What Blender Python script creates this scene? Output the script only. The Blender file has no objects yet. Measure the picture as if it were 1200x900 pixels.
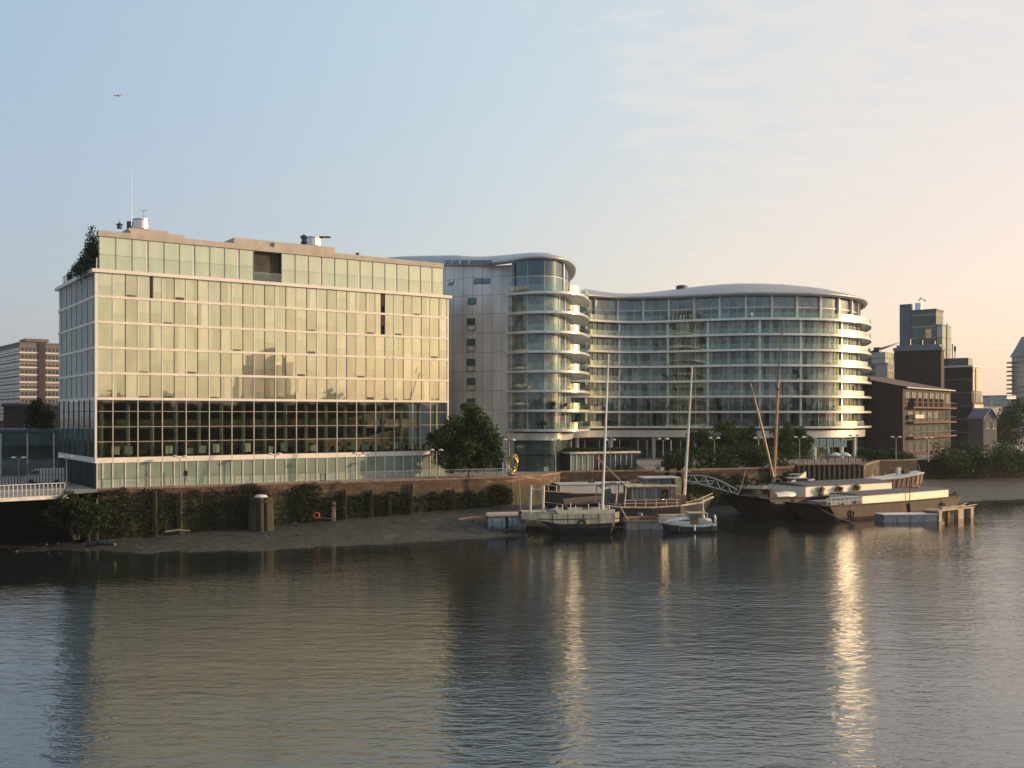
import bpy, math, random
from mathutils import Vector, noise as mnoise
random.seed(7)
R = math.radians
C = bpy.context.scene.collection
SC = bpy.context.scene
CAMZ, HY, FP = 14.5, 487.0, 1200.0
GZ = 5.9                                   # promenade level above the low-tide water
def PX(px, D): return (px-600)/FP*D
def PZ(py, D): return CAMZ-(py-HY)/FP*D
def P(px, py, D): return Vector((PX(px, D), D, PZ(py, D)))
def rnd(a, b): return random.uniform(a, b)

# ------------------------------------------------------------------ mesh builder
WL = {}
class MB:
    def __init__(s, f=None): s.v=[]; s.f=[]; s.m=[]; s.fn=f
    def V(s, p):
        if s.fn: p = s.fn(*p)
        s.v.append(tuple(p)); return len(s.v)-1
    def face(s, pts, mi=0):
        s.f.append([s.V(p) for p in pts]); s.m.append(mi)
    def poly(s, idx, mi=0): s.f.append(list(idx)); s.m.append(mi)
    def box(s, x0, x1, y0, y1, z0, z1, mi=0):
        c = [s.V(p) for p in ((x0,y0,z0),(x1,y0,z0),(x1,y1,z0),(x0,y1,z0),(x0,y0,z1),(x1,y0,z1),(x1,y1,z1),(x0,y1,z1))]
        for q in ((0,3,2,1),(4,5,6,7),(0,1,5,4),(1,2,6,5),(2,3,7,6),(3,0,4,7)): s.poly([c[i] for i in q], mi)
    def prism(s, poly, z0, z1, mi=0, cap=True):
        n=len(poly); a=[s.V((p[0],p[1],z0)) for p in poly]; b=[s.V((p[0],p[1],z1)) for p in poly]
        for i in range(n): s.poly((a[i],a[(i+1)%n],b[(i+1)%n],b[i]), mi)
        if cap: s.poly(b, mi); s.poly(a[::-1], mi)
    def tube(s, pts, r, n=6, mi=0, cap=True):
        pts=[Vector(s.fn(*p)) if s.fn else Vector(p) for p in pts]
        if not isinstance(r,(list,tuple)): r=[r]*len(pts)
        rings=[]
        for i,p in enumerate(pts):
            d=(pts[min(i+1,len(pts)-1)]-pts[max(i-1,0)])
            d = d.normalized() if d.length>1e-9 else Vector((0,0,1))
            a=d.cross(Vector((0,0,1)))
            if a.length<1e-3: a=Vector((1,0,0))
            a.normalize(); b=d.cross(a)
            ring=[]
            for k in range(n):
                t=2*math.pi*k/n
                s.v.append(tuple(p+(a*math.cos(t)+b*math.sin(t))*r[i])); ring.append(len(s.v)-1)
            rings.append(ring)
        for i in range(len(rings)-1):
            for k in range(n): s.poly((rings[i][k],rings[i][(k+1)%n],rings[i+1][(k+1)%n],rings[i+1][k]), mi)
        if cap: s.poly(rings[0][::-1], mi); s.poly(rings[-1], mi)
    def lathe(s, cx, cy, prof, n=16, mi=0):
        rings=[[s.V((cx+r*math.cos(2*math.pi*k/n), cy+r*math.sin(2*math.pi*k/n), z)) for k in range(n)] for r,z in prof]
        for i in range(len(rings)-1):
            for k in range(n): s.poly((rings[i][k],rings[i][(k+1)%n],rings[i+1][(k+1)%n],rings[i+1][k]), mi)
        s.poly(rings[0][::-1], mi); s.poly(rings[-1], mi)
    def grid(s, rows, mi=0, close=False):
        idx=[[s.V(p) for p in r] for r in rows]
        for i in range(len(idx)-1):
            for k in range(len(idx[i])-1): s.poly((idx[i][k],idx[i][k+1],idx[i+1][k+1],idx[i+1][k]), mi)
    def build(s, name, mats, parent=None, smooth=False, loc=None):
        me=bpy.data.meshes.new(name)
        off = WL[parent.name] if parent else (Vector(loc) if loc is not None else Vector((0,0,0)))
        me.from_pydata([(v[0]-off[0],v[1]-off[1],v[2]-off[2]) for v in s.v],[],s.f)
        if not isinstance(mats,(list,tuple)): mats=[mats]
        for m in mats: me.materials.append(m)
        me.polygons.foreach_set('material_index', s.m)
        if smooth: me.polygons.foreach_set('use_smooth',[True]*len(s.f))
        me.update()
        o=bpy.data.objects.new(name, me); C.objects.link(o)
        if parent: o.parent=parent
        else: o.location=off
        WL[o.name]=off
        return o
def tag(o, label, cat, group=None, kind=None):
    o['label']=label; o['category']=cat
    if group: o['group']=group
    if kind: o['kind']=kind
    return o
def struct(o): o['kind']='structure'; return o
def thing(name, label, cat, loc, group=None):
    o=bpy.data.objects.new(name,None); C.objects.link(o); o.location=loc; o.empty_display_size=.5
    WL[o.name]=Vector(loc)
    return tag(o,label,cat,group)
def dup(root, loc, label=None, rz=None, sc=None):
    kids=list(root.children)
    r=root.copy(); C.objects.link(r); r.location=loc
    if label: r['label']=label
    if rz is not None: r.rotation_euler[2]=rz
    if sc: r.scale=sc
    for ch in kids:
        c=ch.copy(); C.objects.link(c); c.parent=r
        for g in list(ch.children):
            d=g.copy(); C.objects.link(d); d.parent=c
    return r
def frame(ox, oy, ang):
    ca,sa=math.cos(ang),math.sin(ang)
    return lambda x,y,z:(ox+x*ca-y*sa, oy+x*sa+y*ca, z)

# ------------------------------------------------------------------ materials
def newmat(name):
    m=bpy.data.materials.new(name); m.use_nodes=True
    return m, m.node_tree, m.node_tree.nodes['Principled BSDF']
def mapped(nt, scale, src='pos'):
    g=nt.nodes.new('ShaderNodeNewGeometry'); mp=nt.nodes.new('ShaderNodeMapping')
    if not isinstance(scale,(tuple,list)): scale=(scale,)*3
    mp.inputs['Scale'].default_value=scale
    if src=='pos': nt.links.new(g.outputs['Position'],mp.inputs[0])
    else:
        tc=nt.nodes.new('ShaderNodeTexCoord'); nt.links.new(tc.outputs['Object'],mp.inputs[0])
    return mp
def ramp(nt, stops, interp='LINEAR'):
    r=nt.nodes.new('ShaderNodeValToRGB'); e=r.color_ramp.elements; r.color_ramp.interpolation=interp
    while len(e)<len(stops): e.new(.5)
    for i,(p,c) in enumerate(stops): e[i].position=p; e[i].color=(*c[:3],1)
    return r
def sc3(c,k): return tuple(min(1,max(0,x*k)) for x in c)
def mat(name, col, rough=.6, metal=0., var=.25, scale=1.2, bump=.0, bscale=None, spec=.5, detail=6, tint=None, streak=False):
    m,nt,b=newmat(name)
    b.inputs['Roughness'].default_value=rough; b.inputs['Metallic'].default_value=metal
    b.inputs['Specular IOR Level'].default_value=spec
    sc=(scale,scale,scale*.18) if streak else scale
    mp=mapped(nt,sc); n=nt.nodes.new('ShaderNodeTexNoise'); n.inputs['Detail'].default_value=detail; n.inputs['Roughness'].default_value=.62
    n.inputs['Scale'].default_value=1; nt.links.new(mp.outputs[0],n.inputs['Vector'])
    r=ramp(nt,[(.28,sc3(col,1-var)),(.5,col),(.72,tint if tint else sc3(col,1+var))])
    nt.links.new(n.outputs['Fac'],r.inputs[0]); nt.links.new(r.outputs[0],b.inputs['Base Color'])
    if bump:
        n2=nt.nodes.new('ShaderNodeTexNoise'); n2.inputs['Scale'].default_value=1; n2.inputs['Detail'].default_value=5
        nt.links.new(mapped(nt,bscale or scale*6).outputs[0],n2.inputs['Vector'])
        bp=nt.nodes.new('ShaderNodeBump'); bp.inputs['Strength'].default_value=bump; bp.inputs['Distance'].default_value=.1
        nt.links.new(n2.outputs['Fac'],bp.inputs['Height']); nt.links.new(bp.outputs[0],b.inputs['Normal'])
    return m
def island(name, stops, rough=.05, metal=.0, interp='CONSTANT', noise=.25, nscale=.6, warp=.0, transl=0., ior=1.5, stint=None):
    """colour chosen per pane / leaf (mesh island), broken up by noise"""
    m,nt,b=newmat(name)
    g=nt.nodes.new('ShaderNodeNewGeometry')
    r=ramp(nt,stops,interp); nt.links.new(g.outputs['Random Per Island'],r.inputs[0])
    n=nt.nodes.new('ShaderNodeTexNoise'); n.inputs['Scale'].default_value=1; n.inputs['Detail'].default_value=4
    nt.links.new(mapped(nt,nscale).outputs[0],n.inputs['Vector'])
    mr=nt.nodes.new('ShaderNodeMapRange'); mr.inputs['From Min'].default_value=.3; mr.inputs['From Max'].default_value=.7
    mr.inputs['To Min'].default_value=1-noise; mr.inputs['To Max'].default_value=1+noise
    nt.links.new(n.outputs['Fac'],mr.inputs[0])
    mx=nt.nodes.new('ShaderNodeVectorMath'); mx.operation='SCALE'
    nt.links.new(r.outputs[0],mx.inputs[0]); nt.links.new(mr.outputs[0],mx.inputs['Scale'])
    nt.links.new(mx.outputs[0],b.inputs['Base Color'])
    b.inputs['Roughness'].default_value=rough; b.inputs['Metallic'].default_value=metal; b.inputs['IOR'].default_value=ior
    if transl: b.inputs['Specular IOR Level'].default_value=.15
    if stint: b.inputs['Specular Tint'].default_value=(*stint,1)
    if warp:
        n2=nt.nodes.new('ShaderNodeTexNoise'); n2.inputs['Scale'].default_value=1; n2.inputs['Detail'].default_value=1
        nt.links.new(mapped(nt,.35).outputs[0],n2.inputs['Vector'])
        bp=nt.nodes.new('ShaderNodeBump'); bp.inputs['Strength'].default_value=warp; bp.inputs['Distance'].default_value=.05
        nt.links.new(n2.outputs['Fac'],bp.inputs['Height']); nt.links.new(bp.outputs[0],b.inputs['Normal'])
    if transl:
        t=nt.nodes.new('ShaderNodeBsdfTranslucent'); nt.links.new(mx.outputs[0],t.inputs['Color'])
        ms=nt.nodes.new('ShaderNodeMixShader'); ms.inputs[0].default_value=transl
        out=nt.nodes['Material Output']
        nt.links.new(b.outputs[0],ms.inputs[1]); nt.links.new(t.outputs[0],ms.inputs[2]); nt.links.new(ms.outputs[0],out.inputs[0])
    return m
def pane_glass(name, tint, refl=.12, rough=.03):
    """real see-through pane: tinted transparent + mirror by fresnel"""
    m,nt,b=newmat(name); nt.nodes.remove(b); out=nt.nodes['Material Output']
    t=nt.nodes.new('ShaderNodeBsdfTransparent'); t.inputs[0].default_value=(*tint,1)
    g=nt.nodes.new('ShaderNodeBsdfGlossy'); g.inputs['Roughness'].default_value=rough; g.inputs[0].default_value=(.9,.95,.92,1)
    l=nt.nodes.new('ShaderNodeLayerWeight'); l.inputs[0].default_value=.25
    mr=nt.nodes.new('ShaderNodeMapRange'); mr.inputs['To Min'].default_value=refl; mr.inputs['To Max'].default_value=.55
    ms=nt.nodes.new('ShaderNodeMixShader')
    nt.links.new(l.outputs['Fresnel'],mr.inputs[0]); nt.links.new(mr.outputs[0],ms.inputs[0])
    nt.links.new(t.outputs[0],ms.inputs[1]); nt.links.new(g.outputs[0],ms.inputs[2]); nt.links.new(ms.outputs[0],out.inputs[0])
    return m
def curtain_wall(name, glass, line, w, h, rough=.08, metal=.5):
    """glass curtain wall of a far building: pane grid as a pattern on its wall"""
    m,nt,b=newmat(name)
    br=nt.nodes.new('ShaderNodeTexBrick'); br.offset=0; br.inputs['Scale'].default_value=1
    br.inputs['Brick Width'].default_value=w; br.inputs['Row Height'].default_value=h; br.inputs['Mortar Size'].default_value=.16
    br.inputs['Color1'].default_value=(*glass,1); br.inputs['Color2'].default_value=(*sc3(glass,.55),1); br.inputs['Mortar'].default_value=(*line,1)
    g=nt.nodes.new('ShaderNodeNewGeometry'); sx=nt.nodes.new('ShaderNodeSeparateXYZ'); cx=nt.nodes.new('ShaderNodeCombineXYZ')
    nt.links.new(g.outputs['Position'],sx.inputs[0])
    ad=nt.nodes.new('ShaderNodeMath'); ad.operation='ADD'; nt.links.new(sx.outputs[0],ad.inputs[0]); nt.links.new(sx.outputs[1],ad.inputs[1])
    nt.links.new(ad.outputs[0],cx.inputs[0]); nt.links.new(sx.outputs[2],cx.inputs[1]); nt.links.new(cx.outputs[0],br.inputs['Vector'])
    nt.links.new(br.outputs['Color'],b.inputs['Base Color']); b.inputs['Roughness'].default_value=rough; b.inputs['Metallic'].default_value=metal
    return m
def wall_mat(name, hi, mid, lo, z_alg=3.6, band=.9):
    """masonry: brick courses above, weed and slime (a real stain, edge broken by noise) below"""
    m,nt,b=newmat(name)
    br=nt.nodes.new('ShaderNodeTexBrick'); br.inputs['Scale'].default_value=1
    br.inputs['Brick Width'].default_value=.9; br.inputs['Row Height'].default_value=.32; br.inputs['Mortar Size'].default_value=.025
    br.inputs['Color1'].default_value=(*hi,1); br.inputs['Color2'].default_value=(*mid,1); br.inputs['Mortar'].default_value=(*sc3(mid,.6),1)
    g=nt.nodes.new('ShaderNodeNewGeometry'); sx=nt.nodes.new('ShaderNodeSeparateXYZ'); cx=nt.nodes.new('ShaderNodeCombineXYZ')
    nt.links.new(g.outputs['Position'],sx.inputs[0]); nt.links.new(sx.outputs[0],cx.inputs[0]); nt.links.new(sx.outputs[2],cx.inputs[1]); nt.links.new(cx.outputs[0],br.inputs['Vector'])
    n=nt.nodes.new('ShaderNodeTexNoise'); n.inputs['Scale'].default_value=1; n.inputs['Detail'].default_value=6; n.inputs['Roughness'].default_value=.65
    nt.links.new(mapped(nt,(.35,.35,.6)).outputs[0],n.inputs['Vector'])
    dirt=ramp(nt,[(.35,(.25,.22,.18)),(.62,(1.0,1.0,1.0))]); nt.links.new(n.outputs['Fac'],dirt.inputs[0])
    mul=nt.nodes.new('ShaderNodeMixRGB'); mul.blend_type='MULTIPLY'; mul.inputs[0].default_value=.85
    pn=nt.nodes.new('ShaderNodeTexNoise'); pn.inputs['Scale'].default_value=1; pn.inputs['Detail'].default_value=5; nt.links.new(mapped(nt,(.22,.22,1.1)).outputs[0],pn.inputs['Vector'])
    pr=ramp(nt,[(.56,(0,0,0)),(.63,(1,1,1))]); nt.links.new(pn.outputs['Fac'],pr.inputs[0])
    pa=nt.nodes.new('ShaderNodeMixRGB'); nt.links.new(pr.outputs[0],pa.inputs[0]); nt.links.new(br.outputs['Color'],pa.inputs[1]); pa.inputs[2].default_value=(*sc3(hi,2.1),1)
    nt.links.new(pa.outputs[0],mul.inputs[1]); nt.links.new(dirt.outputs[0],mul.inputs[2])
    zz=nt.nodes.new('ShaderNodeMath'); zz.operation='MULTIPLY_ADD'; nt.links.new(n.outputs['Fac'],zz.inputs[0]); zz.inputs[1].default_value=-3.2; nt.links.new(sx.outputs[2],zz.inputs[2])
    mr=nt.nodes.new('ShaderNodeMapRange'); mr.inputs['From Min'].default_value=z_alg-1.6-band; mr.inputs['From Max'].default_value=z_alg-1.6+band
    nt.links.new(zz.outputs[0],mr.inputs[0])
    n3=nt.nodes.new('ShaderNodeTexNoise'); n3.inputs['Scale'].default_value=1; n3.inputs['Detail'].default_value=6
    nt.links.new(mapped(nt,(1.6,1.6,.5)).outputs[0],n3.inputs['Vector'])
    al=ramp(nt,[(.35,sc3(lo,.35)),(.65,sc3(lo,1.4))]); nt.links.new(n3.outputs['Fac'],al.inputs[0])
    mx=nt.nodes.new('ShaderNodeMixRGB'); nt.links.new(mr.outputs[0],mx.inputs[0]); nt.links.new(al.outputs[0],mx.inputs[1]); nt.links.new(mul.outputs[0],mx.inputs[2])
    nt.links.new(mx.outputs[0],b.inputs['Base Color']); b.inputs['Roughness'].default_value=.85
    bp=nt.nodes.new('ShaderNodeBump'); bp.inputs['Strength'].default_value=.6; bp.inputs['Distance'].default_value=.12
    nt.links.new(n3.outputs['Fac'],bp.inputs['Height']); nt.links.new(bp.outputs[0],b.inputs['Normal'])
    return m

m_alu   = mat('pale_metal',(.62,.58,.52),.45,.0,.12,.8)
m_band  = mat('cladding_band',(.66,.6,.53),.55,0,.12,.5)
m_mull=mat('mullion',(.46,.42,.36),.5,0,.12)
m_dkjoint=mat('dark_joint',(.11,.10,.08),.5,0,.2)
m_glapt = island('apartment_glass',[(0,(.29,.28,.2)),(.16,(.36,.34,.25)),(.3,(.23,.23,.16)),(.45,(.40,.38,.29)),(.58,(.31,.32,.24)),(.7,(.26,.24,.18)),(.82,(.44,.42,.33)),(.93,(.44,.35,.22))],.012,.05,noise=.2,nscale=(.9,.9,.3),warp=.09,ior=3.7,stint=(.93,.95,.70))
m_glpent= island('penthouse_glass',[(0,(.33,.35,.27)),(.25,(.37,.39,.3)),(.5,(.3,.32,.25)),(.75,(.39,.4,.31))],.012,.05,noise=.14,nscale=(.8,.8,.2),warp=.07,ior=3.5,stint=(.87,.95,.73))
m_glside= island('side_glass',[(0,(.42,.47,.5)),(.25,(.5,.54,.57)),(.5,(.33,.38,.41)),(.75,(.55,.58,.6))],.05,.1,noise=.25,warp=.2,ior=2.4)
m_glgrnd= island('frosted_glass',[(0,(.26,.31,.24)),(.25,(.33,.38,.3)),(.5,(.22,.27,.22)),(.75,(.29,.35,.3))],.18,.15,noise=.15)
m_glcurv= island('bay_glass',[(0,(.035,.055,.07)),(.13,(.09,.12,.14)),(.26,(.012,.018,.022)),(.38,(.05,.085,.09)),(.5,(.16,.18,.18)),(.6,(.03,.045,.055)),(.72,(.008,.012,.014)),(.8,(.07,.10,.105)),(.93,(.17,.17,.14))],.02,.1,noise=.55,nscale=(1.1,1.1,.7),warp=.2,ior=1.9,stint=(.72,.9,1.0))
m_gldark= island('undercroft_glass',[(0,(.04,.06,.055)),(.4,(.08,.12,.11)),(.7,(.16,.22,.2)),(.88,(.05,.06,.06))],.06,.25,noise=.3)
m_gltop = island('top_glass',[(0,(.05,.08,.10)),(.3,(.08,.11,.13)),(.6,(.02,.035,.045)),(.85,(.12,.15,.15))],.02,.1,noise=.4,warp=.15,ior=2.05,stint=(.74,.9,1.0))
m_studio= pane_glass('studio_glass',(.64,.69,.60),.13)
m_balus = pane_glass('balustrade_glass',(.88,.95,.92),.05,.02)
m_open  = mat('open_dark',(.03,.015,.012),.8)
m_inwall= mat('interior_wall',(.08,.075,.05),.8,0,.7,.35)
m_infl  = mat('interior_floor',(.12,.11,.09),.7)
m_incol = mat('interior_column',(.36,.37,.32),.6)
m_screen= mat('desk_screen',(.45,.52,.46),.6)
m_desk  = mat('desk_dark',(.06,.05,.05),.6)
m_conc  = mat('roof_concrete',(.38,.33,.275),.75,0,.18,.9,.2,streak=True)
m_roof  = mat('metal_roof',(.36,.355,.35),.42,.45,.12,.5)
m_slab  = mat('balcony_white',(.66,.645,.62),.24,.35,.14,.7,streak=True)
m_steel = mat('brushed_steel',(.6,.6,.6),.28,.9,.1)
m_dkst  = mat('dark_steel',(.06,.065,.07),.5,.3)
m_white = mat('white_paint',(.56,.53,.48),.45,0,.18,1.5,streak=True)
m_cream = mat('cream_paint',(.66,.56,.40),.5,0,.12,1.2,streak=True)
m_hatch = mat('hatch_cream',(.80,.71,.54),.5,0,.1,.9,streak=True)
m_creamd= mat('weathered_cream',(.46,.38,.25),.65,0,.45,1.4,streak=True)
m_rust  = mat('rusty_hull',(.04,.019,.011),.75,0,.55,.9,.3,tint=(.075,.033,.015),streak=True)
m_rust2 = mat('dark_hull',(.012,.009,.008),.6,0,.6,.8,.3,tint=(.034,.017,.011))
m_mirror=mat('glint_mirror',(.95,.82,.6),.015,1.,.03)
m_lamp=mat('lamp_grey',(.28,.27,.25),.5,.2)
m_black = mat('black_paint',(.02,.02,.022),.5)
m_blueg = mat('blue_grey_float',(.15,.165,.18),.6,0,.45,1.6,.2)
m_wood  = mat('old_wood',(.2,.12,.07),.75,0,.4,2.,.3,streak=True)
m_wood2 = mat('varnished_wood',(.16,.075,.036),.4,0,.3,2.)
m_pale  = mat('pale_timber',(.34,.235,.15),.7,0,.3,2.,.3)
m_greyr = mat('grey_canvas',(.075,.08,.095),.7,0,.2,.8)
m_mast  = mat('brown_mast',(.38,.22,.11),.5,0,.25,2.)
m_mastd = mat('dark_mast',(.05,.04,.035),.5)
m_bark  = mat('bark',(.09,.065,.045),.9,0,.4,3.,.4)
m_gold  = mat('gilt_and_sunlit_gold',(.62,.42,.18),.3,.75,.3,2.)
m_red   = mat('red_plastic',(.45,.05,.03),.5)
m_cloth = mat('dark_cloth',(.02,.02,.025),.9)
m_skin  = mat('skin',(.45,.28,.2),.6)
m_tyre  = mat('rubber',(.02,.02,.02),.8)
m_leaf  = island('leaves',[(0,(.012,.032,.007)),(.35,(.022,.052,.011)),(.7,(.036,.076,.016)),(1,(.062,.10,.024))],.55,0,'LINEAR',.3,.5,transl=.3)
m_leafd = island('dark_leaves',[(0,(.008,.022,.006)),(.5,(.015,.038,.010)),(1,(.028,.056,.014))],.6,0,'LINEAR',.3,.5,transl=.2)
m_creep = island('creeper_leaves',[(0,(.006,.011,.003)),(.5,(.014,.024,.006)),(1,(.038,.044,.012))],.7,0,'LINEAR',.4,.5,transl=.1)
m_leafo = island('olive_leaves',[(0,(.012,.03,.007)),(.5,(.025,.05,.012)),(1,(.052,.074,.018))],.6,0,'LINEAR',.35,.5,transl=.25)
m_brick = mat('dark_brick',(.035,.021,.017),.85,0,.3,1.5,.3)
m_brick2= mat('red_brick',(.12,.06,.042),.85,0,.25,1.2,.2)

# ------------------------------------------------------------------ camera, world, sun, haze
SUN_AZ, SUN_EL = 87.0, 10.0
cam=bpy.data.cameras.new('camera'); co=bpy.data.objects.new('camera',cam); C.objects.link(co)
co.location=(0,0,CAMZ); co.rotation_euler=(R(90),0,0)
cam.sensor_width=36; cam.lens=36; cam.shift_y=(HY-450)/1200; cam.clip_end=20000; cam.clip_start=.5
SC.camera=co
w=bpy.data.worlds.new('World'); SC.world=w; w.use_nodes=True
nt=w.node_tree; bg=nt.nodes['Background']
sky=nt.nodes.new('ShaderNodeTexSky'); sky.sky_type='NISHITA'; sky.sun_disc=False
sky.sun_elevation=R(SUN_EL); sky.sun_rotation=R(SUN_AZ); sky.altitude=0; sky.air_density=1.0; sky.dust_density=2.2; sky.ozone_density=1.2
bg.inputs[1].default_value=.15
tc=nt.nodes.new('ShaderNodeTexCoord'); sx=nt.nodes.new('ShaderNodeSeparateXYZ'); nt.links.new(tc.outputs['Generated'],sx.inputs[0])
# thin high cloud sheet: direction projected onto a level plane
zp=nt.nodes.new('ShaderNodeMath'); zp.operation='MAXIMUM'; zp.inputs[1].default_value=.03; nt.links.new(sx.outputs[2],zp.inputs[0])
za=nt.nodes.new('ShaderNodeMath'); za.operation='ADD'; za.inputs[1].default_value=.12; nt.links.new(zp.outputs[0],za.inputs[0])
dv=nt.nodes.new('ShaderNodeVectorMath'); dv.operation='DIVIDE'; cz=nt.nodes.new('ShaderNodeCombineXYZ')
for i in range(3): nt.links.new(za.outputs[0],cz.inputs[i])
nt.links.new(tc.outputs['Generated'],dv.inputs[0]); nt.links.new(cz.outputs[0],dv.inputs[1])
mp=nt.nodes.new('ShaderNodeMapping'); mp.inputs['Rotation'].default_value=(0,0,R(-28)); mp.inputs['Scale'].default_value=(2.6,5.0,0); nt.links.new(dv.outputs[0],mp.inputs[0])
cn=nt.nodes.new('ShaderNodeTexNoise'); cn.inputs['Scale'].default_value=2.3; cn.inputs['Detail'].default_value=9; cn.inputs['Roughness'].default_value=.6; cn.inputs['Distortion'].default_value=.35
nt.links.new(mp.outputs[0],cn.inputs['Vector'])
cb=nt.nodes.new('ShaderNodeTexNoise'); cb.inputs['Scale'].default_value=.7; cb.inputs['Detail'].default_value=3; nt.links.new(dv.outputs[0],cb.inputs['Vector'])
cm=nt.nodes.new('ShaderNodeMath'); cm.operation='MULTIPLY_ADD'; cm.inputs[1].default_value=.45; nt.links.new(cb.outputs['Fac'],cm.inputs[0]); nt.links.new(cn.outputs['Fac'],cm.inputs[2])
nd=nt.nodes.new('ShaderNodeVectorMath'); nd.operation='DOT_PRODUCT'; nd.inputs[1].default_value=Vector((.30,1,.30)).normalized(); nt.links.new(tc.outputs['Generated'],nd.inputs[0])
pm=nt.nodes.new('ShaderNodeMapRange'); pm.interpolation_type='SMOOTHSTEP'; pm.inputs['From Min'].default_value=.965; pm.inputs['From Max'].default_value=.998; pm.inputs['To Min'].default_value=-.13; pm.inputs['To Max'].default_value=.19; nt.links.new(nd.outputs['Value'],pm.inputs[0])
cx=nt.nodes.new('ShaderNodeMath'); cx.operation='ADD'; nt.links.new(pm.outputs[0],cx.inputs[0]); nt.links.new(cm.outputs[0],cx.inputs[1])
cr=nt.nodes.new('ShaderNodeMapRange'); cr.interpolation_type='SMOOTHSTEP'; cr.inputs['From Min'].default_value=.76; cr.inputs['From Max'].default_value=1.04; cr.inputs['To Max'].default_value=.34
nt.links.new(cx.outputs[0],cr.inputs[0])
# pale summer haze high in the air: blue away from the sun, peach towards it
xr=nt.nodes.new('ShaderNodeMapRange'); xr.inputs['From Min'].default_value=-1; 
yn=nt.nodes.new('ShaderNodeMath'); yn.operation='MINIMUM'; yn.inputs[1].default_value=0; nt.links.new(sx.outputs[1],yn.inputs[0])
xs=nt.nodes.new('ShaderNodeMath'); xs.operation='MULTIPLY_ADD'; xs.inputs[1].default_value=.8; nt.links.new(yn.outputs[0],xs.inputs[0]); nt.links.new(sx.outputs[0],xs.inputs[2])
nt.links.new(xs.outputs[0],xr.inputs[0])
def five(c): return tuple(x/6 for x in c)
top=ramp(nt,[(0,five((1.05,1.45,2.0))),(.30,five((1.36,1.74,2.15))),(.5,five((2.0,2.35,2.55))),(.7,five((2.75,2.52,2.35))),(1,five((3.6,3.0,2.4)))])
low=ramp(nt,[(0,five((1.0,1.2,1.5))),(.28,five((1.35,1.36,1.62))),(.45,five((2.05,2.0,1.95))),(.6,five((3.15,2.5,1.95))),(.73,five((3.6,2.5,2.0))),(1,five((5.0,3.4,2.0)))])
nt.links.new(xr.outputs[0],top.inputs[0]); nt.links.new(xr.outputs[0],low.inputs[0])
zr=nt.nodes.new('ShaderNodeMapRange'); zr.interpolation_type='SMOOTHSTEP'; zr.inputs['From Min'].default_value=.01; zr.inputs['From Max'].default_value=.36; nt.links.new(sx.outputs[2],zr.inputs[0])
gm=nt.nodes.new('ShaderNodeMixRGB'); nt.links.new(zr.outputs[0],gm.inputs[0]); nt.links.new(low.outputs[0],gm.inputs[1]); nt.links.new(top.outputs[0],gm.inputs[2])
gs=nt.nodes.new('ShaderNodeVectorMath'); gs.operation='SCALE'; gs.inputs['Scale'].default_value=6.9; nt.links.new(gm.outputs[0],gs.inputs[0])
tint=nt.nodes.new('ShaderNodeMixRGB'); tint.inputs[0].default_value=.74; nt.links.new(sky.outputs[0],tint.inputs[1]); nt.links.new(gs.outputs[0],tint.inputs[2])
cl=nt.nodes.new('ShaderNodeMixRGB'); nt.links.new(cr.outputs[0],cl.inputs[0]); nt.links.new(tint.outputs[0],cl.inputs[1]); cl.inputs[2].default_value=(3.25,2.95,2.65,1)
nt.links.new(cl.outputs[0],bg.inputs[0])
sl=bpy.data.lights.new('sun','SUN'); sl.energy=2.6; sl.angle=R(.5); sl.color=(1,.70,.41)
so=bpy.data.objects.new('sun',sl); C.objects.link(so)
sd=Vector((math.sin(R(SUN_AZ))*math.cos(R(SUN_EL)), math.cos(R(SUN_AZ))*math.cos(R(SUN_EL)), math.sin(R(SUN_EL))))
so.rotation_euler=sd.to_track_quat('Z','Y').to_euler()
vs=SC.view_settings; vs.view_transform='Standard'; vs.look='None'; vs.gamma=1; vs.use_curve_mapping=False; vs.exposure=.92
SC.cycles.max_bounces=8; SC.cycles.transparent_max_bounces=12; SC.cycles.volume_bounces=0
SC.cycles.sample_clamp_indirect=120; SC.cycles.blur_glossy=0

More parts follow.
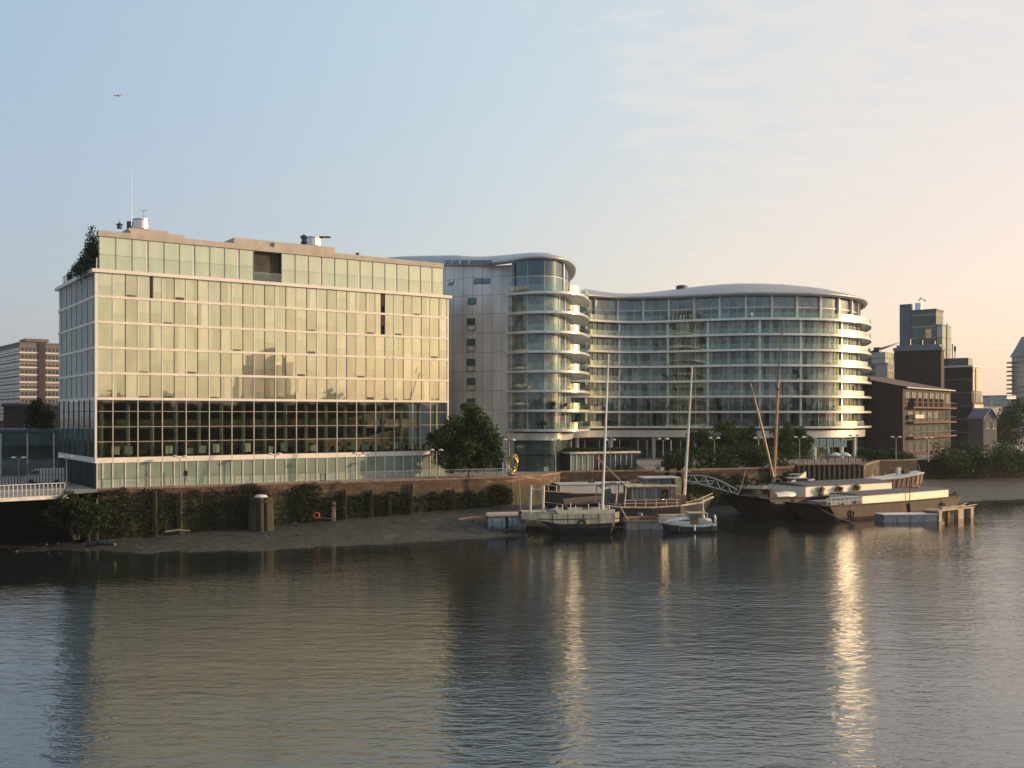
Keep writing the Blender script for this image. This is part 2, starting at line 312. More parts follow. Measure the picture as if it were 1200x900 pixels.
# ------------------------------------------------------------------ setting: water, land, foreshore
def water():
    m,nt,b=newmat('river_water')
    b.inputs['Base Color'].default_value=(.012,.016,.014,1); b.inputs['Roughness'].default_value=.015; b.inputs['IOR'].default_value=2.9
    hs=[]
    for scl,wt in (((.5,1.25,1),.62),((1.3,3.2,1),.30),((.05,.15,1),1.0),((3.0,6.5,1),.10)):
        n=nt.nodes.new('ShaderNodeTexNoise'); n.inputs['Scale'].default_value=1; n.inputs['Detail'].default_value=3; n.inputs['Roughness'].default_value=.5; n.inputs['Distortion'].default_value=.3
        mp=mapped(nt,scl); mp.inputs['Rotation'].default_value=(0,0,R(8)); nt.links.new(mp.outputs[0],n.inputs['Vector'])
        k=nt.nodes.new('ShaderNodeMath'); k.operation='MULTIPLY'; k.inputs[1].default_value=wt; nt.links.new(n.outputs['Fac'],k.inputs[0]); hs.append(k)
    a=hs[0]
    for h in hs[1:]:
        s=nt.nodes.new('ShaderNodeMath'); s.operation='ADD'; nt.links.new(a.outputs[0],s.inputs[0]); nt.links.new(h.outputs[0],s.inputs[1]); a=s
    # calmer and rougher patches (wind)
    pn=nt.nodes.new('ShaderNodeTexNoise'); pn.inputs['Scale'].default_value=1; pn.inputs['Detail'].default_value=2; nt.links.new(mapped(nt,(.018,.035,1)).outputs[0],pn.inputs['Vector'])
    mr=nt.nodes.new('ShaderNodeMapRange'); mr.inputs['From Min'].default_value=.35; mr.inputs['From Max'].default_value=.65; mr.inputs['To Min'].default_value=.5; mr.inputs['To Max'].default_value=1.
    nt.links.new(pn.outputs['Fac'],mr.inputs[0])
    bp=nt.nodes.new('ShaderNodeBump'); bp.inputs['Distance'].default_value=.145
    gy=nt.nodes.new('ShaderNodeNewGeometry'); sy=nt.nodes.new('ShaderNodeVectorMath'); sy.operation='DOT_PRODUCT'; sy.inputs[1].default_value=(-.42,.91,0); nt.links.new(gy.outputs['Position'],sy.inputs[0])
    lee=nt.nodes.new('ShaderNodeMapRange'); lee.interpolation_type='SMOOTHSTEP'; lee.inputs['From Min'].default_value=62; lee.inputs['From Max'].default_value=112; lee.inputs['To Min'].default_value=1; lee.inputs['To Max'].default_value=.38; nt.links.new(sy.outputs['Value'],lee.inputs[0])
    st=nt.nodes.new('ShaderNodeMath'); st.operation='MULTIPLY'; nt.links.new(mr.outputs[0],st.inputs[0]); nt.links.new(lee.outputs[0],st.inputs[1])
    nt.links.new(st.outputs[0],bp.inputs['Strength']); nt.links.new(a.outputs[0],bp.inputs['Height']); nt.links.new(bp.outputs[0],b.inputs['Normal'])
    q=MB(); q.face([(-2500,-1500,0),(2500,-1500,0),(2500,2500,0),(-2500,2500,0)])
    struct(q.build('water',m))
water()
BANK=[(-300,60),(-120,82),(-75,98),(-53.5,107),(-48.5,111.5),(-46.5,115),(0,138),(4,142),(7,149),(25,154),(40,160),(45,163),(57,166),(66,184),(74,187),(76,198),(110,215),(180,270),(420,420),(2490,900)]
m_land=mat('paving',(.25,.22,.19),.8,0,.2,.6,.1)
q=MB(); q.face([(x,y,GZ) for x,y in BANK]+[(2490,2490,GZ),(-2490,2490,GZ),(-2490,60,GZ)]); struct(q.build('land',m_land))
m_mud=mat('foreshore_mud',(.042,.038,.031),.6,0,.45,1.1,.9,2.2,tint=(.085,.077,.064))
def beach():
    S=[((-80,105.8,-.1),(-80,92,-.35)),((-55,116,.1),(-52,101.5,-.3)),((-46.3,114.3,.35),(-41,105,-.3)),((-36,119.6,.9),(-33,105,-.3)),((-24,125.6,1.4),(-24,108.5,-.3)),((-12,131.5,1.9),(-14,114,-.3)),((0,137.4,2.5),(0,121.5,-.3)),((5,141,2.2),(8,124,-.3)),((8,148.3,1.6),(18,131,-.4)),((25,153.3,.9),(28,141,-.4)),((40,159.3,.6),(39,151,-.4)),((57,165.3,.8),(60,160,-.3)),((66.5,183,2.2),(74,168,-.3)),((76.5,197,2.1),(82,172,-.3)),((110,214,1.6),(110,182,-.3)),((180,268,1.2),(200,240,-.3))]
    rows=[]; N=14
    def lerp(a,b,t): return tuple(a[i]+(b[i]-a[i])*t for i in range(3))
    for i in range(len(S)-1):
        for k in range(8 if i<len(S)-2 else 9):
            a=lerp(S[i][0],S[i+1][0],k/8); b=lerp(S[i][1],S[i+1][1],k/8); r=[]
            for j in range(N+1):
                p=lerp(a,b,j/N); z=p[2]+(mnoise.noise(Vector((p[0]*.35,p[1]*.35,0)))*.22+mnoise.noise(Vector((p[0]*1.1,p[1]*1.1,3)))*.1)*(.3 if j in(0,) else 1)
                r.append((p[0],p[1],z))
            rows.append(r)
    q=MB(); q.grid(rows); struct(q.build('foreshore',m_mud,smooth=True))
    q=MB()                                          # pebbles and debris
    for _ in range(900):
        i=random.randrange(1,len(rows)-30); r=rows[i]; j=random.randrange(0,N); p=r[j]; s=abs(random.gauss(0,.07))+.04
        x,y=p[0]+rnd(-.8,.8),p[1]+rnd(-.5,.5)
        q.lathe(x,y,[(s*.6,p[2]-.05),(s*rnd(.8,1.2),p[2]+s*.3),(s*.4,p[2]+s*.8)],5)
    tag(q.build('stones',mat('stones',(.05,.046,.042),.8,0,.6,1.5)),'scattered stones and debris lying over the dark mud foreshore','stones',kind='stuff')
beach()

# river walls -------------------------------------------------------
m_wall=wall_mat('old_river_brick',(.16,.095,.055),(.095,.055,.037),(.04,.044,.016),4.8,.8)
m_wall2=wall_mat('ochre_river_wall',(.07,.042,.025),(.042,.027,.018),(.045,.05,.018),3.6,.9)
m_dock=mat('black_timber_and_void_shade',(.012,.011,.009),.95,0,.5,1.,.4,spec=.1)
m_sheet=mat('rusty_sheet_piles',(.035,.025,.02),.7,0,.35,1.2,.2,tint=(.06,.038,.026),streak=True)
def wall_seg(name,pts,z0,z1,m,label,thick=.7,cope=None):
    q=MB()
    n=len(pts); lp=[]
    for i in range(n):
        a=Vector(pts[max(i-1,0)]); b=Vector(pts[min(i+1,n-1)]); d=(b-a).normalized(); nn=Vector((-d.y,d.x)); lp.append((Vector(pts[i])+nn*thick))
    for i in range(n-1):
        a,b,c,d=Vector(pts[i]),Vector(pts[i+1]),lp[i+1],lp[i]
        L=(b-a).length; k=max(1,int(L/2)); rows=[]
        q.face([(a.x,a.y,z0),(b.x,b.y,z0),(b.x,b.y,z1),(a.x,a.y,z1)])
        q.face([(a.x,a.y,z1),(b.x,b.y,z1),(c.x,c.y,z1),(d.x,d.y,z1)])
        q.face([(d.x,d.y,z0),(c.x,c.y,z0),(c.x,c.y,z1),(d.x,d.y,z1)][::-1])
    a,d=pts[0],lp[0]; q.face([(d.x,d.y,z0),(a[0],a[1],z0),(a[0],a[1],z1),(d.x,d.y,z1)])
    a,d=pts[-1],lp[-1]; q.face([(a[0],a[1],z0),(d.x,d.y,z0),(d.x,d.y,z1),(a[0],a[1],z1)])
    r=thing(name,label,'wall',(pts[0][0],pts[0][1],z0))
    q.build('wall',m,r)
    if cope:
        q=MB()
        for i in range(n-1):
            a,b=Vector(pts[i]),Vector(pts[i+1]); d=(b-a).normalized(); nn=Vector((-d.y,d.x)); L=(b-a).length; x=0
            while x<L:
                e=min(x+rnd(1.6,2.2),L); p0=a+d*(x+.012); p1=a+d*(e-.012); o=nn*-.1; o2=nn*(thick+.05); h=z1+.004
                t=rnd(.18,.24)
                q.prism([(p0+o)[:],(p1+o)[:],(p1+o2)[:],(p0+o2)[:]],h,h+t); x=e
        q.build('coping',cope,r)
    return r
m_cope=mat('worn_coping',(.2,.13,.09),.8,0,.45,.9,.2)
wall_seg('river_wall',[(-46.5,115),(0,138),(4,142),(7,149)],-.6,6.1,m_wall,'long weedy brick river wall below the glass office building',cope=m_cope)
wall_seg('river_wall',[(7.02,149),(25,154),(40,160),(45,163)],-.6,6.2,m_wall2,'ochre brick wall under the promenade behind the white barge',cope=m_cope)
wall_seg('dock_wall',[(-300,70),(-120,92),(-75,108),(-53.5,117),(-46.6,119)],-.6,5.2,m_dock,'dock wall blackened for shade under the white railing at left')  # near-black colour stands for the shaded void below the deck
wall_seg('river_wall',[(57,166),(66,184),(74,187),(76,198)],-.6,6.3,m_wall2,'short brick wall with green algae beside the willow bushes',cope=m_cope)
wall_seg('embankment_wall',[(76,198.02),(110,215),(180,270),(420,420)],-.6,5.8,m_dock,'dark low embankment behind the bushes at far right')
def sheet_wall():
    r=thing('sheet_pile_wall','brown corrugated sheet pile wall behind the moored barges','wall',(45,163,-.6)); q=MB()
    a,b=Vector((45,163)),Vector((57,166)); d=(b-a).normalized(); n=Vector((d.y,-d.x)); L=(b-a).length; pts=[]
    x=0
    while x<L-.9:
        for dx,o in ((0,0),(.3,0),(.42,.3),(.78,.3),(.9,0)):
            p=a+d*(x+dx)+n*o; pts.append(p)
        x+=.9
    for i in range(len(pts)-1): q.face([(*pts[i],-.6),(*pts[i+1],-.6),(*pts[i+1],6.6),(*pts[i],6.6)])
    q.build('pile_sheet',m_sheet,r)
    q=MB(); c=n*.4; e=n*-.3; q.prism([(a+c)[:],(b+c)[:],(b+e)[:],(a+e)[:]],6.61,6.85); q.build('capping_beam',m_wood,r)
sheet_wall()
# paved deck edge by the railing, quay bank under the vegetation
q=MB(); q.prism([(-120,81.6),(-75,97.6),(-53.6,106.6),(-48.2,111.3),(-49,112.5),(-54,107.8),(-75.2,99),(-120,83)],5.5,5.895); q.prism([(-46.62,114.9),(-46.5,115),(-46.5,119.5),(-46.62,119.5)],-.5,5.2); struct(q.build('quay_edge',mat('pale_kerb',(.5,.46,.42),.7)))

# ------------------------------------------------------------------ glass office building (left)
LBX,LBY=-48.8,120.0; LANG=math.atan2(.5625,.827); LL=47.9; LD=22.0
FL=frame(LBX,LBY,LANG)                       # x along the river front, y inward
def fl(x,y,z): return FL(x,y,z)
def side(x,y,z): return FL(y,x,z)            # x = depth along the end face, y = inward from it
FZ=[16.5,19.5,22.5,25.5,28.5,31.5]
off=thing('office_building','long flat-roofed glass block whose gold upper floors stand on a tall dark glazed hall','building',FL(0,0,GZ))
def office():
    # structure: opaque walls behind the glazing
    q=MB(fl); q.box(.35,LL-.35,.35,LD-.35,16.75,31.3); q.box(4.2,LL-.5,1.2,LD-3,31.72,35.6); q.box(.4,LL-.4,.4,LD-.4,GZ,8.85)
    q.box(.4,LL-.4,11,LD-.4,9.56,16.2); q.build('wall',m_inwall,off)
    # storey bands run right round the block
    def ring(q,z0,z1,o,mi=0):
        q.box(-o,LL+o,-o,.3,z0,z1,mi); q.box(-o,.3,.3,LD+o,z0,z1,mi); q.box(LL-.3,LL+o,.3,LD+o,z0,z1,mi)
    for i,z in enumerate(FZ[:-1]):
        q=MB(fl); ring(q,z-.13,z+.15,.10)
        if i: 
            for s in (38.1,38.9): q.box(s,s+.16,-.115,-.09,z-.08,z+.05,1)
        q.build('floor_band',[m_band,m_dkjoint],off)
    q=MB(fl); ring(q,31.3,31.7,.45); q.box(.3,LL-.3,.3,LD-.3,31.5,31.7); q.build('terrace_ledge',m_band,off)
    q=MB(fl); ring(q,8.9,9.52,.06); q.box(.3,LL-.3,.3,LD-.3,9.0,9.5)
    for b in range(17): q.box(1.93+2.87*b-.02,1.93+2.87*b+.02,-.068,-.05,8.92,9.5,1)
    q.build('hall_floor_band',[m_band,m_dkjoint],off)
    B=[.15]+[1.93+2.87*k for k in range(17)]
    # apartments: a window is one bay of two panes
    for fi in range(5):
        z0,z1=FZ[fi]+.16,FZ[fi+1]-.14
        if fi==4: z1=31.28
        for bi in range(17):
            a,b=B[bi],B[bi+1]; q=MB(fl); fr=MB(fl); mid=(a+b)/2
            cuts=[a,b] if bi==0 else [a,mid,b]
            for ci in range(len(cuts)-1):
                x0,x1=cuts[ci]+.04,cuts[ci+1]-.06; y=rnd(0,.012)
                if bi==13 and fi in (3,4) and ci==0: q.box(x0+.75,x1,.02,.04,z0+(.9 if fi==4 else 1.2),z1,1); x1=x0+.74; 
                if bi==2 and fi==4 and ci==1: q.box(x0,x0+.3,.02,.04,z0,z1,1); x0+=.31
                u=random.random()
                if u<.42:
                    h=z0+(z1-z0)*random.choice((.3,.33,.45,.62)); q.face([(x0,y,z0),(x1,y,z0),(x1,y,h),(x0,y,h)]); q.face([(x0,y,h+.0),(x1,y,h),(x1,y,z1),(x0,y,z1)])
                    q.f[-1]=[q.V((x0,y,h+.004)),q.V((x1,y,h+.004)),q.V((x1,y,z1)),q.V((x0,y,z1))]
                elif u<.62:
                    c=x0+(x1-x0)*random.choice((.3,.35,.65)); q.face([(x0,y,z0),(c,y,z0),(c,y,z1),(x0,y,z1)]); q.face([(c+.004,y,z0),(x1,y,z0),(x1,y,z1),(c+.004,y,z1)])
                else: q.face([(x0,y,z0),(x1,y,z0),(x1,y,z1),(x0,y,z1)])
                if u>.9: q.box(x0+.1,x1-.2,.002+y-.02,y-.004,z0+.02,z0+rnd(.15,.35),3)
                fr.box(x0-.07,x0+.02,-.03,.06,z0,z1,1 if ci else 0)
            fr.box(b-.04,b-.005,-.07,.06,z0,z1,0); fr.box(b-.004,b+.06,-.02,.06,z0,z1,1)
            for fc in q.f:
                if len(fc)==4 and q.m[q.f.index(fc)]==0:
                    tx,tz=random.gauss(0,.004),random.gauss(0,.003); c=[Vector(q.v[i]) for i in fc]; m0=sum(c,Vector())/4
                    for i,vv in zip(fc,c): dlt=vv-m0; k=tx*(dlt.x*.827+dlt.y*.5625)+tz*dlt.z; q.v[i]=(vv.x+.5625*k,vv.y-.827*k,vv.z)
            wo=q.build('window',[m_glapt,m_open,m_dkjoint,m_inwall],off); WL[wo.name]=WL[off.name]; fr.build('frame',[m_alu,m_dkjoint],wo)
    # corner posts
    for s in (0,LL): 
        q=MB(fl); q.box(s-.16 if s else -.09,s+.09 if s else .14,-.09,.14,9.53,31.29); q.build('corner_post',m_alu,off)
    # double-height hall: see-through glazing, four panes high per bay
    hz=[9.56,11.4,13.17,15.0,16.33]
    for bi in range(17):
        a,b=B[bi],B[bi+1]; q=MB(fl)
        for k in range(4): q.face([(a+.05,.05,hz[k]+.04),(b-.05,.05,hz[k]+.04),(b-.05,.05,hz[k+1]-.04),(a+.05,.05,hz[k+1]-.04)])
        wo=q.build('hall_window',m_studio,off); fr=MB(fl)
        fr.box(b-.045,b+.045,-.10,.1,9.53,16.34)
        for k in range(1,4): fr.box(a+.056,b-.056,-.05,.08,hz[k]-.024,hz[k]+.024)
        fr.build('frame',m_mull,wo)
    q=MB(fl); q.box(.3,LL-.3,.6,11,9.51,9.56); q.build('hall_floor',m_infl,off)
    q=MB(fl); q.box(.3,LL-.3,.5,11,16.21,16.34)
    for b in range(16):
        a=B[b+1]; q.box(a+.3,a+2.3,1.5,1.65,16.05,16.2)
    q.build('hall_ceiling',mat('ceiling',(.35,.33,.27),.7),off)
    q=MB(fl); q.box(1,LL-1,6.5,10.9,12.75,13.1); q.box(1,LL-1,6.4,6.46,13.1,14.0); q.build('mezzanine',m_infl,off)
    for b in range(0,17):
        s=B[b]+ (2.3 if b else 1.0)
        q=MB(fl); q.lathe(s,2.4,[(.24,9.56),(.24,16.2)],10); q.build('column',m_incol,off)
    # ground floor: frosted panes
    for bi in range(17):
        a,b=B[bi],B[bi+1]; q=MB(fl); mid=(a+b)/2; cuts=[a,.8,b] if bi==0 else [a,mid,b]
        fr=MB(fl)
        for ci in range(2):
            x0,x1=cuts[ci]+.05,cuts[ci+1]-.05
            q.face([(x0,.06,GZ+1.1),(x1,.06,GZ+1.1),(x1,.06,8.88),(x0,.06,8.88)]); q.face([(x0,.06,GZ),(x1,.06,GZ),(x1,.06,GZ+1.06),(x0,.06,GZ+1.06)])
            fr.box(cuts[ci]-.05,cuts[ci]+.05,-.03,.12,GZ,8.89)
        wo=q.build('ground_window',m_glgrnd,off); fr.build('frame',m_alu,wo)
    # penthouse: tall panes, one recessed balcony
    n=25; w_=(LL-1.0)/n
    for i in range(n):
        a,b=.5+i*w_,.5+(i+1)*w_
        if 18.7<(a+b)/2<23.5: continue
        q=MB(fl); q.face([(a+.03,.4,31.72),(b-.03,.4,31.72),(b-.03,.4,33.5),(a+.03,.4,33.5)]); q.face([(a+.03,.4,33.53),(b-.03,.4,33.53),(b-.03,.4,35.6),(a+.03,.4,35.6)])
        if i%3==2: q.face([(b-.3,.396,31.72),(b-.03,.396,31.72),(b-.03,.396,35.6),(b-.3,.396,35.6)],2)
        q.box(b-.03,b+.03,.34,.44,31.72,35.62,1)
        q.build('penthouse_window',[m_glpent,m_dkjoint,m_alu],off)
    q=MB(fl); q.box(.42,.5,.42,3.8,31.72,35.6); q.build('wind_screen',m_studio,off)
    rx=[.5+i*w_ for i in range(n) if 18.7<.5+(i+.5)*w_<23.5]; ra,rb=rx[0],rx[-1]+w_
    q=MB(fl); q.box(ra,rb,3.2,3.4,31.72,35.6,0)
    for k in range(3): q.face([(ra+.1+k*(rb-ra)/3,3.18,31.8),(ra+(k+1)*(rb-ra)/3-.1,3.18,31.8),(ra+(k+1)*(rb-ra)/3-.1,3.18,35.4),(ra+.1+k*(rb-ra)/3,3.18,35.4)],1)
    q.box(rb-.06,rb,.5,3.2,31.72,35.6,2); q.box(ra,ra+.06,.5,3.2,31.72,35.6,2); q.build('balcony_recess',[m_inwall,m_gltop,m_dkst],off)
    q=MB(fl); q.box(ra,rb,.42,.45,31.72,32.85); bo=q.build('balustrade',m_balus,off); q=MB(fl); q.tube([(ra,.43,32.88),(rb,.43,32.88)],.03); q.build('handrail',m_steel,bo)
    # roof
    q=MB(fl); q.box(4.0,LL-.6,.15,LD-2,35.63,36.3); q.box(.35,3.99,.15,1.2,35.63,36.3); q.build('roof',m_conc,off)
    q=MB(fl); q.box(4.1,10.5,.6,9,36.31,36.75,0); q.box(4.3,9,2.2,8,36.76,37.3,0); q.build('plant_box',m_conc,off)
    q=MB(fl); q.box(16.8,30.6,.6,9,36.31,37.1,0); q.box(22,30.2,.3,.59,36.31,36.95,0); q.build('plant_box',m_conc,off)
    q=MB(fl); q.box(30.0,31.0,2.0,5,36.31,36.9); q.build('roof_hatch',m_dkst,off)
    # end face (left): slim blue panes
    for fi in range(5):
        z0,z1=FZ[fi]+.16,FZ[fi+1]-.14
        if fi==4: z1=31.28
        for k in range(7):
            a,b=.2+k*3.09,.2+(k+1)*3.09; q=MB(side); fr=MB(side)
            for c in range(3):
                x0=a+c*1.03; y=rnd(0,.015); q.face([(x0+.04,y,z0),(x0+.99,y,z0),(x0+.99,y,z1),(x0+.04,y,z1)][::-1])
                fr.box(x0-.04,x0+.04,-.16 if c!=1 else -.06,.05,z0,z1,0 if c!=1 else 1)
            wo=q.build('slim_window',m_glside,off); fr.build('frame',[m_alu,m_dkjoint],wo)
    for k in range(7):
        a,b=.2+k*3.09,.2+(k+1)*3.09; q=MB(side); fr=MB(side)
        for h0,h1 in zip(hz[:-1],hz[1:]):
            for c in range(2): q.face([(a+c*1.545+.04,.05,h0+.03),(a+c*1.545+1.5,.05,h0+.03),(a+c*1.545+1.5,.05,h1-.03),(a+c*1.545+.04,.05,h1-.03)][::-1])
        fr.box(b-.06,b+.06,-.04,.1,9.53,16.34); wo=q.build('end_hall_window',m_gldark,off); fr.build('frame',m_dkst,wo)
        q=MB(side); fr=MB(side)
        for c in range(4): q.face([(a+c*.77+.03,.05,GZ),(a+c*.77+.74,.05,GZ),(a+c*.77+.74,.05,8.88),(a+c*.77+.03,.05,8.88)][::-1]); fr.box(a+c*.77-.03,a+c*.77+.03,-.12,.05,GZ,8.89)
        wo=q.build('louvre_window',m_gldark,off); fr.build('frame',m_dkst,wo)
    # terrace balustrade at the left end
    q=MB(side); fr=MB(side)
    for k in range(14):
        q.face([(.5+k*1.45,.25,31.72),(1.9+k*1.45,.25,31.72),(1.9+k*1.45,.25,33.0),(.5+k*1.45,.25,33.0)]); fr.box(.44+k*1.45,.5+k*1.45,.2,.28,31.72,33.05)
    fr.box(.44,20.8,.2,.29,33.02,33.08); bo=q.build('terrace_balustrade',m_glside,off); fr.build('handrail',m_alu,bo)
office()
# desks and screens on the hall floor
first=None
random.seed(11)
for i in range(30):
    s=2.6+i*1.5+rnd(-.3,.3)
    if random.random()<.35: continue
    p=FL(s,rnd(1.1,1.6),9.565)
    if first is None:
        first=thing('desk_screen','pale desk screen standing inside the tall glazed hall of the office','screen',p,'pale desk screens along the hall windows')
        q=MB(); q.box(p[0]-.5,p[0]+.5,p[1]-.03,p[1]+.03,p[2]+.25,p[2]+1.25); q.build('panel',m_screen,first)
        for dx in (-.45,.45): q=MB(); q.box(p[0]+dx-.03,p[0]+dx+.03,p[1]-.2,p[1]+.2,p[2],p[2]+.25); q.build('foot',m_desk,first)
        first.rotation_euler[2]=LANG
    else: dup(first,p,rz=LANG+rnd(-.5,.5),sc=(rnd(.7,1.1),1,rnd(.7,1.15)))
first=None
for i in range(24):
    p=FL(2.5+i*1.87+rnd(-.3,.3),rnd(2.9,5.2),9.565)
    if first is None:
        first=thing('desk','dark work desk inside the tall glazed hall of the office','desk',p,'desks on the hall floor')
        q=MB(); q.box(p[0]-.8,p[0]+.8,p[1]-.4,p[1]+.4,p[2]+.7,p[2]+.76); q.build('desk_top',m_desk,first)
        for dx in (-.75,.75): q=MB(); q.box(p[0]+dx-.03,p[0]+dx+.03,p[1]-.38,p[1]+.38,p[2],p[2]+.699); q.build('leg',m_desk,first)
        q=MB(); q.box(p[0]-.3,p[0]+.3,p[1]-.05,p[1],p[2]+.85,p[2]+1.2); q.box(p[0]-.04,p[0]+.04,p[1]-.04,p[1]-.02,p[2]+.76,p[2]+.85); q.build('monitor',m_desk,first)
        first.rotation_euler[2]=LANG
    else: dup(first,p,rz=LANG)
# roof furniture
def drum(px,py0,py1,D,wd,label,extra):
    b=P(px,py1,D); r=thing('roof_flue',label,'flue',b); h=PZ(py0,D)-b.z
    q=MB(); q.lathe(b.x,b.y,[(wd,b.z),(wd,b.z+h),(wd*.9,b.z+h+.02)],18); q.build('drum',m_steel,r,smooth=False)
    q=MB(); q.lathe(b.x,b.y,[(wd*1.04,b.z+h*.86),(wd*1.04,b.z+h*.92)],18); q.build('collar',m_dkst,r)
    if extra: q=MB(); q.box(b.x-wd*1.7,b.x-wd*.9,b.y-.4,b.y+.4,b.z,b.z+h*.75); q.build('fan_box',m_dkst,r)
    else: q=MB(); q.box(b.x-wd*1.3,b.x+wd*2.,b.y-.6,b.y+.6,b.z+h+.03,b.z+h+.1); q.build('cap',m_dkst,r)
drum(165,257,268.5,128,.95,'shiny steel flue drum on the roof beside the tall aerial mast',True)
drum(366,278.5,288.5,141,1.25,'low steel flue drum with a flat cap on the middle of the roof',False)
b=P(154,268,126); t=thing('aerial_mast','tall thin aerial mast standing on the left end of the flat roof','mast',b); q=MB(); q.tube([b,b+Vector((0,0,6.9))],[.07,.03],6); q.build('pole',m_alu,t); q=MB(); q.lathe(b.x,b.y,[(.25,b.z),(.2,b.z+.3)],8); q.build('base',m_dkst,t)
b=P(168.5,257,128); t=thing('antenna','small T-shaped antenna on top of the left steel drum','antenna',b); q=MB(); q.tube([b,b+Vector((0,0,1.1))],.03,5); q.build('pole',m_dkst,t); q=MB(); q.tube([b+Vector((-.35,0,1.05)),b+Vector((.35,0,1.12))],.025,5); q.build('crossbar',m_dkst,t)
b=P(356,288,140); t=thing('satellite_dish','pair of dark round dishes on a pole beside the low drum','dish',b); q=MB(); q.tube([b,b+Vector((0,0,1.5))],.04,5); q.build('pole',m_dkst,t)
for z in (.4,1.1): q=MB(); q.tube([b+Vector((0,-.12,z)),b+Vector((.02,-.02,z))],[.42,.3],12); q.build('dish',m_dkst,t)
b=P(361.5,280,142); t=thing('antenna','thin pale antenna behind the twin dark dishes','antenna',b); q=MB(); q.tube([b,b+Vector((0,0,1.6))],.025,5); q.build('pole',m_white,t); q=MB(); q.tube([b+Vector((-.25,0,1.2)),b+Vector((.25,0,1.2))],.02,5); q.build('crossbar',m_white,t)
b=P(140,268,127); t=thing('roof_vent','little dark vent cowl left of the aerial mast','vent',b); q=MB(); q.lathe(b.x,b.y,[(.3,b.z),(.3,b.z+.4),(.45,b.z+.5),(.1,b.z+.75)],10); q.build('cowl',m_dkst,t); q=MB(); q.tube([b+Vector((0,0,.7)),b+Vector((0,0,1.2))],.03,5); q.build('spike',m_dkst,t)
b=P(419,299.5,141); t=thing('roof_vent','little dark vent cowl right of the low drum','vent',b); q=MB(); q.lathe(b.x,b.y,[(.22,b.z-.2),(.22,b.z+.2),(.3,b.z+.35)],8); q.build('cowl',m_dkst,t)

# ------------------------------------------------------------------ curved buildings
class Curve:
    def __init__(s,pts,step=.35):
        P_=[Vector(p) for p in pts]; P_=[P_[0]*2-P_[1]]+P_+[P_[-1]*2-P_[-2]]; raw=[]
        for i in range(1,len(P_)-2):
            for k in range(24):
                t=k/24; a,b,c,d=P_[i-1],P_[i],P_[i+1],P_[i+2]
                raw.append(.5*((2*b)+(c-a)*t+(2*a-5*b+4*c-d)*t*t+(3*b-a-3*c+d)*t**3))
        raw.append(P_[-2]); s.p=raw; s.l=[0]
        for a,b in zip(raw[:-1],raw[1:]): s.l.append(s.l[-1]+(b-a).length)
        s.L=s.l[-1]
    def at(s,l,o=0.):
        l=min(max(l,0),s.L-1e-6); lo=0
        import bisect
        i=min(bisect.bisect_right(s.l,l)-1,len(s.p)-2); t=(l-s.l[i])/max(1e-9,s.l[i+1]-s.l[i])
        a,b=s.p[max(i-1,0)],s.p[min(i+2,len(s.p)-1)]; d=(b-a).normalized(); n=Vector((d.y,-d.x)); p=s.p[i]*(1-t)+s.p[i+1]*t
        return p+n*o
    def find(s,px):
        best=0;bd=1e9
        for l,p in zip(s.l,s.p):
            d=abs(600+1200*p.x/p.y-px)
            if d<bd-1e-6: bd=d;best=l
        return best
def span(a,b,step): n=max(1,int(math.ceil((b-a)/step))); return [a+(b-a)*i/n for i in range(n+1)]
def ribbon(q,cv,a,b,o0,o1,z0,z1,step=.7,mi=0):
    """solid curved slab between two offsets"""
    f0=o0 if callable(o0) else (lambda l:o0); f1=o1 if callable(o1) else (lambda l:o1)
    ls=span(a,b,step); R_=[]
    for l in ls:
        u=cv.at(l,f0(l)); v=cv.at(l,f1(l)); R_.append([q.V((u.x,u.y,z0)),q.V((v.x,v.y,z0)),q.V((v.x,v.y,z1)),q.V((u.x,u.y,z1))])
    for i in range(len(R_)-1):
        for k in range(4): q.poly((R_[i][k],R_[i+1][k],R_[i+1][(k+1)%4],R_[i][(k+1)%4]),mi)
    q.poly(R_[0][::-1],mi); q.poly(R_[-1],mi)
def sheet(q,cv,a,b,o,z0,z1,step=.5,mi=0,o1=None):
    f=o if callable(o) else (lambda l:o); ls=span(a,b,step); R_=[]
    for l in ls:
        u=cv.at(l,f(l)); t=u if o1 is None else cv.at(l,o1); R_.append((q.V((u.x,u.y,z0)),q.V((t.x,t.y,z1))))
    for i in range(len(R_)-1): q.poly((R_[i][0],R_[i+1][0],R_[i+1][1],R_[i][1]),mi)
LV=[12.4,15.4,18.4,21.4,24.4,27.4,30.4,33.4]
ORD=['lowest','second','third','fourth','fifth','sixth','seventh','top']
BAL={}
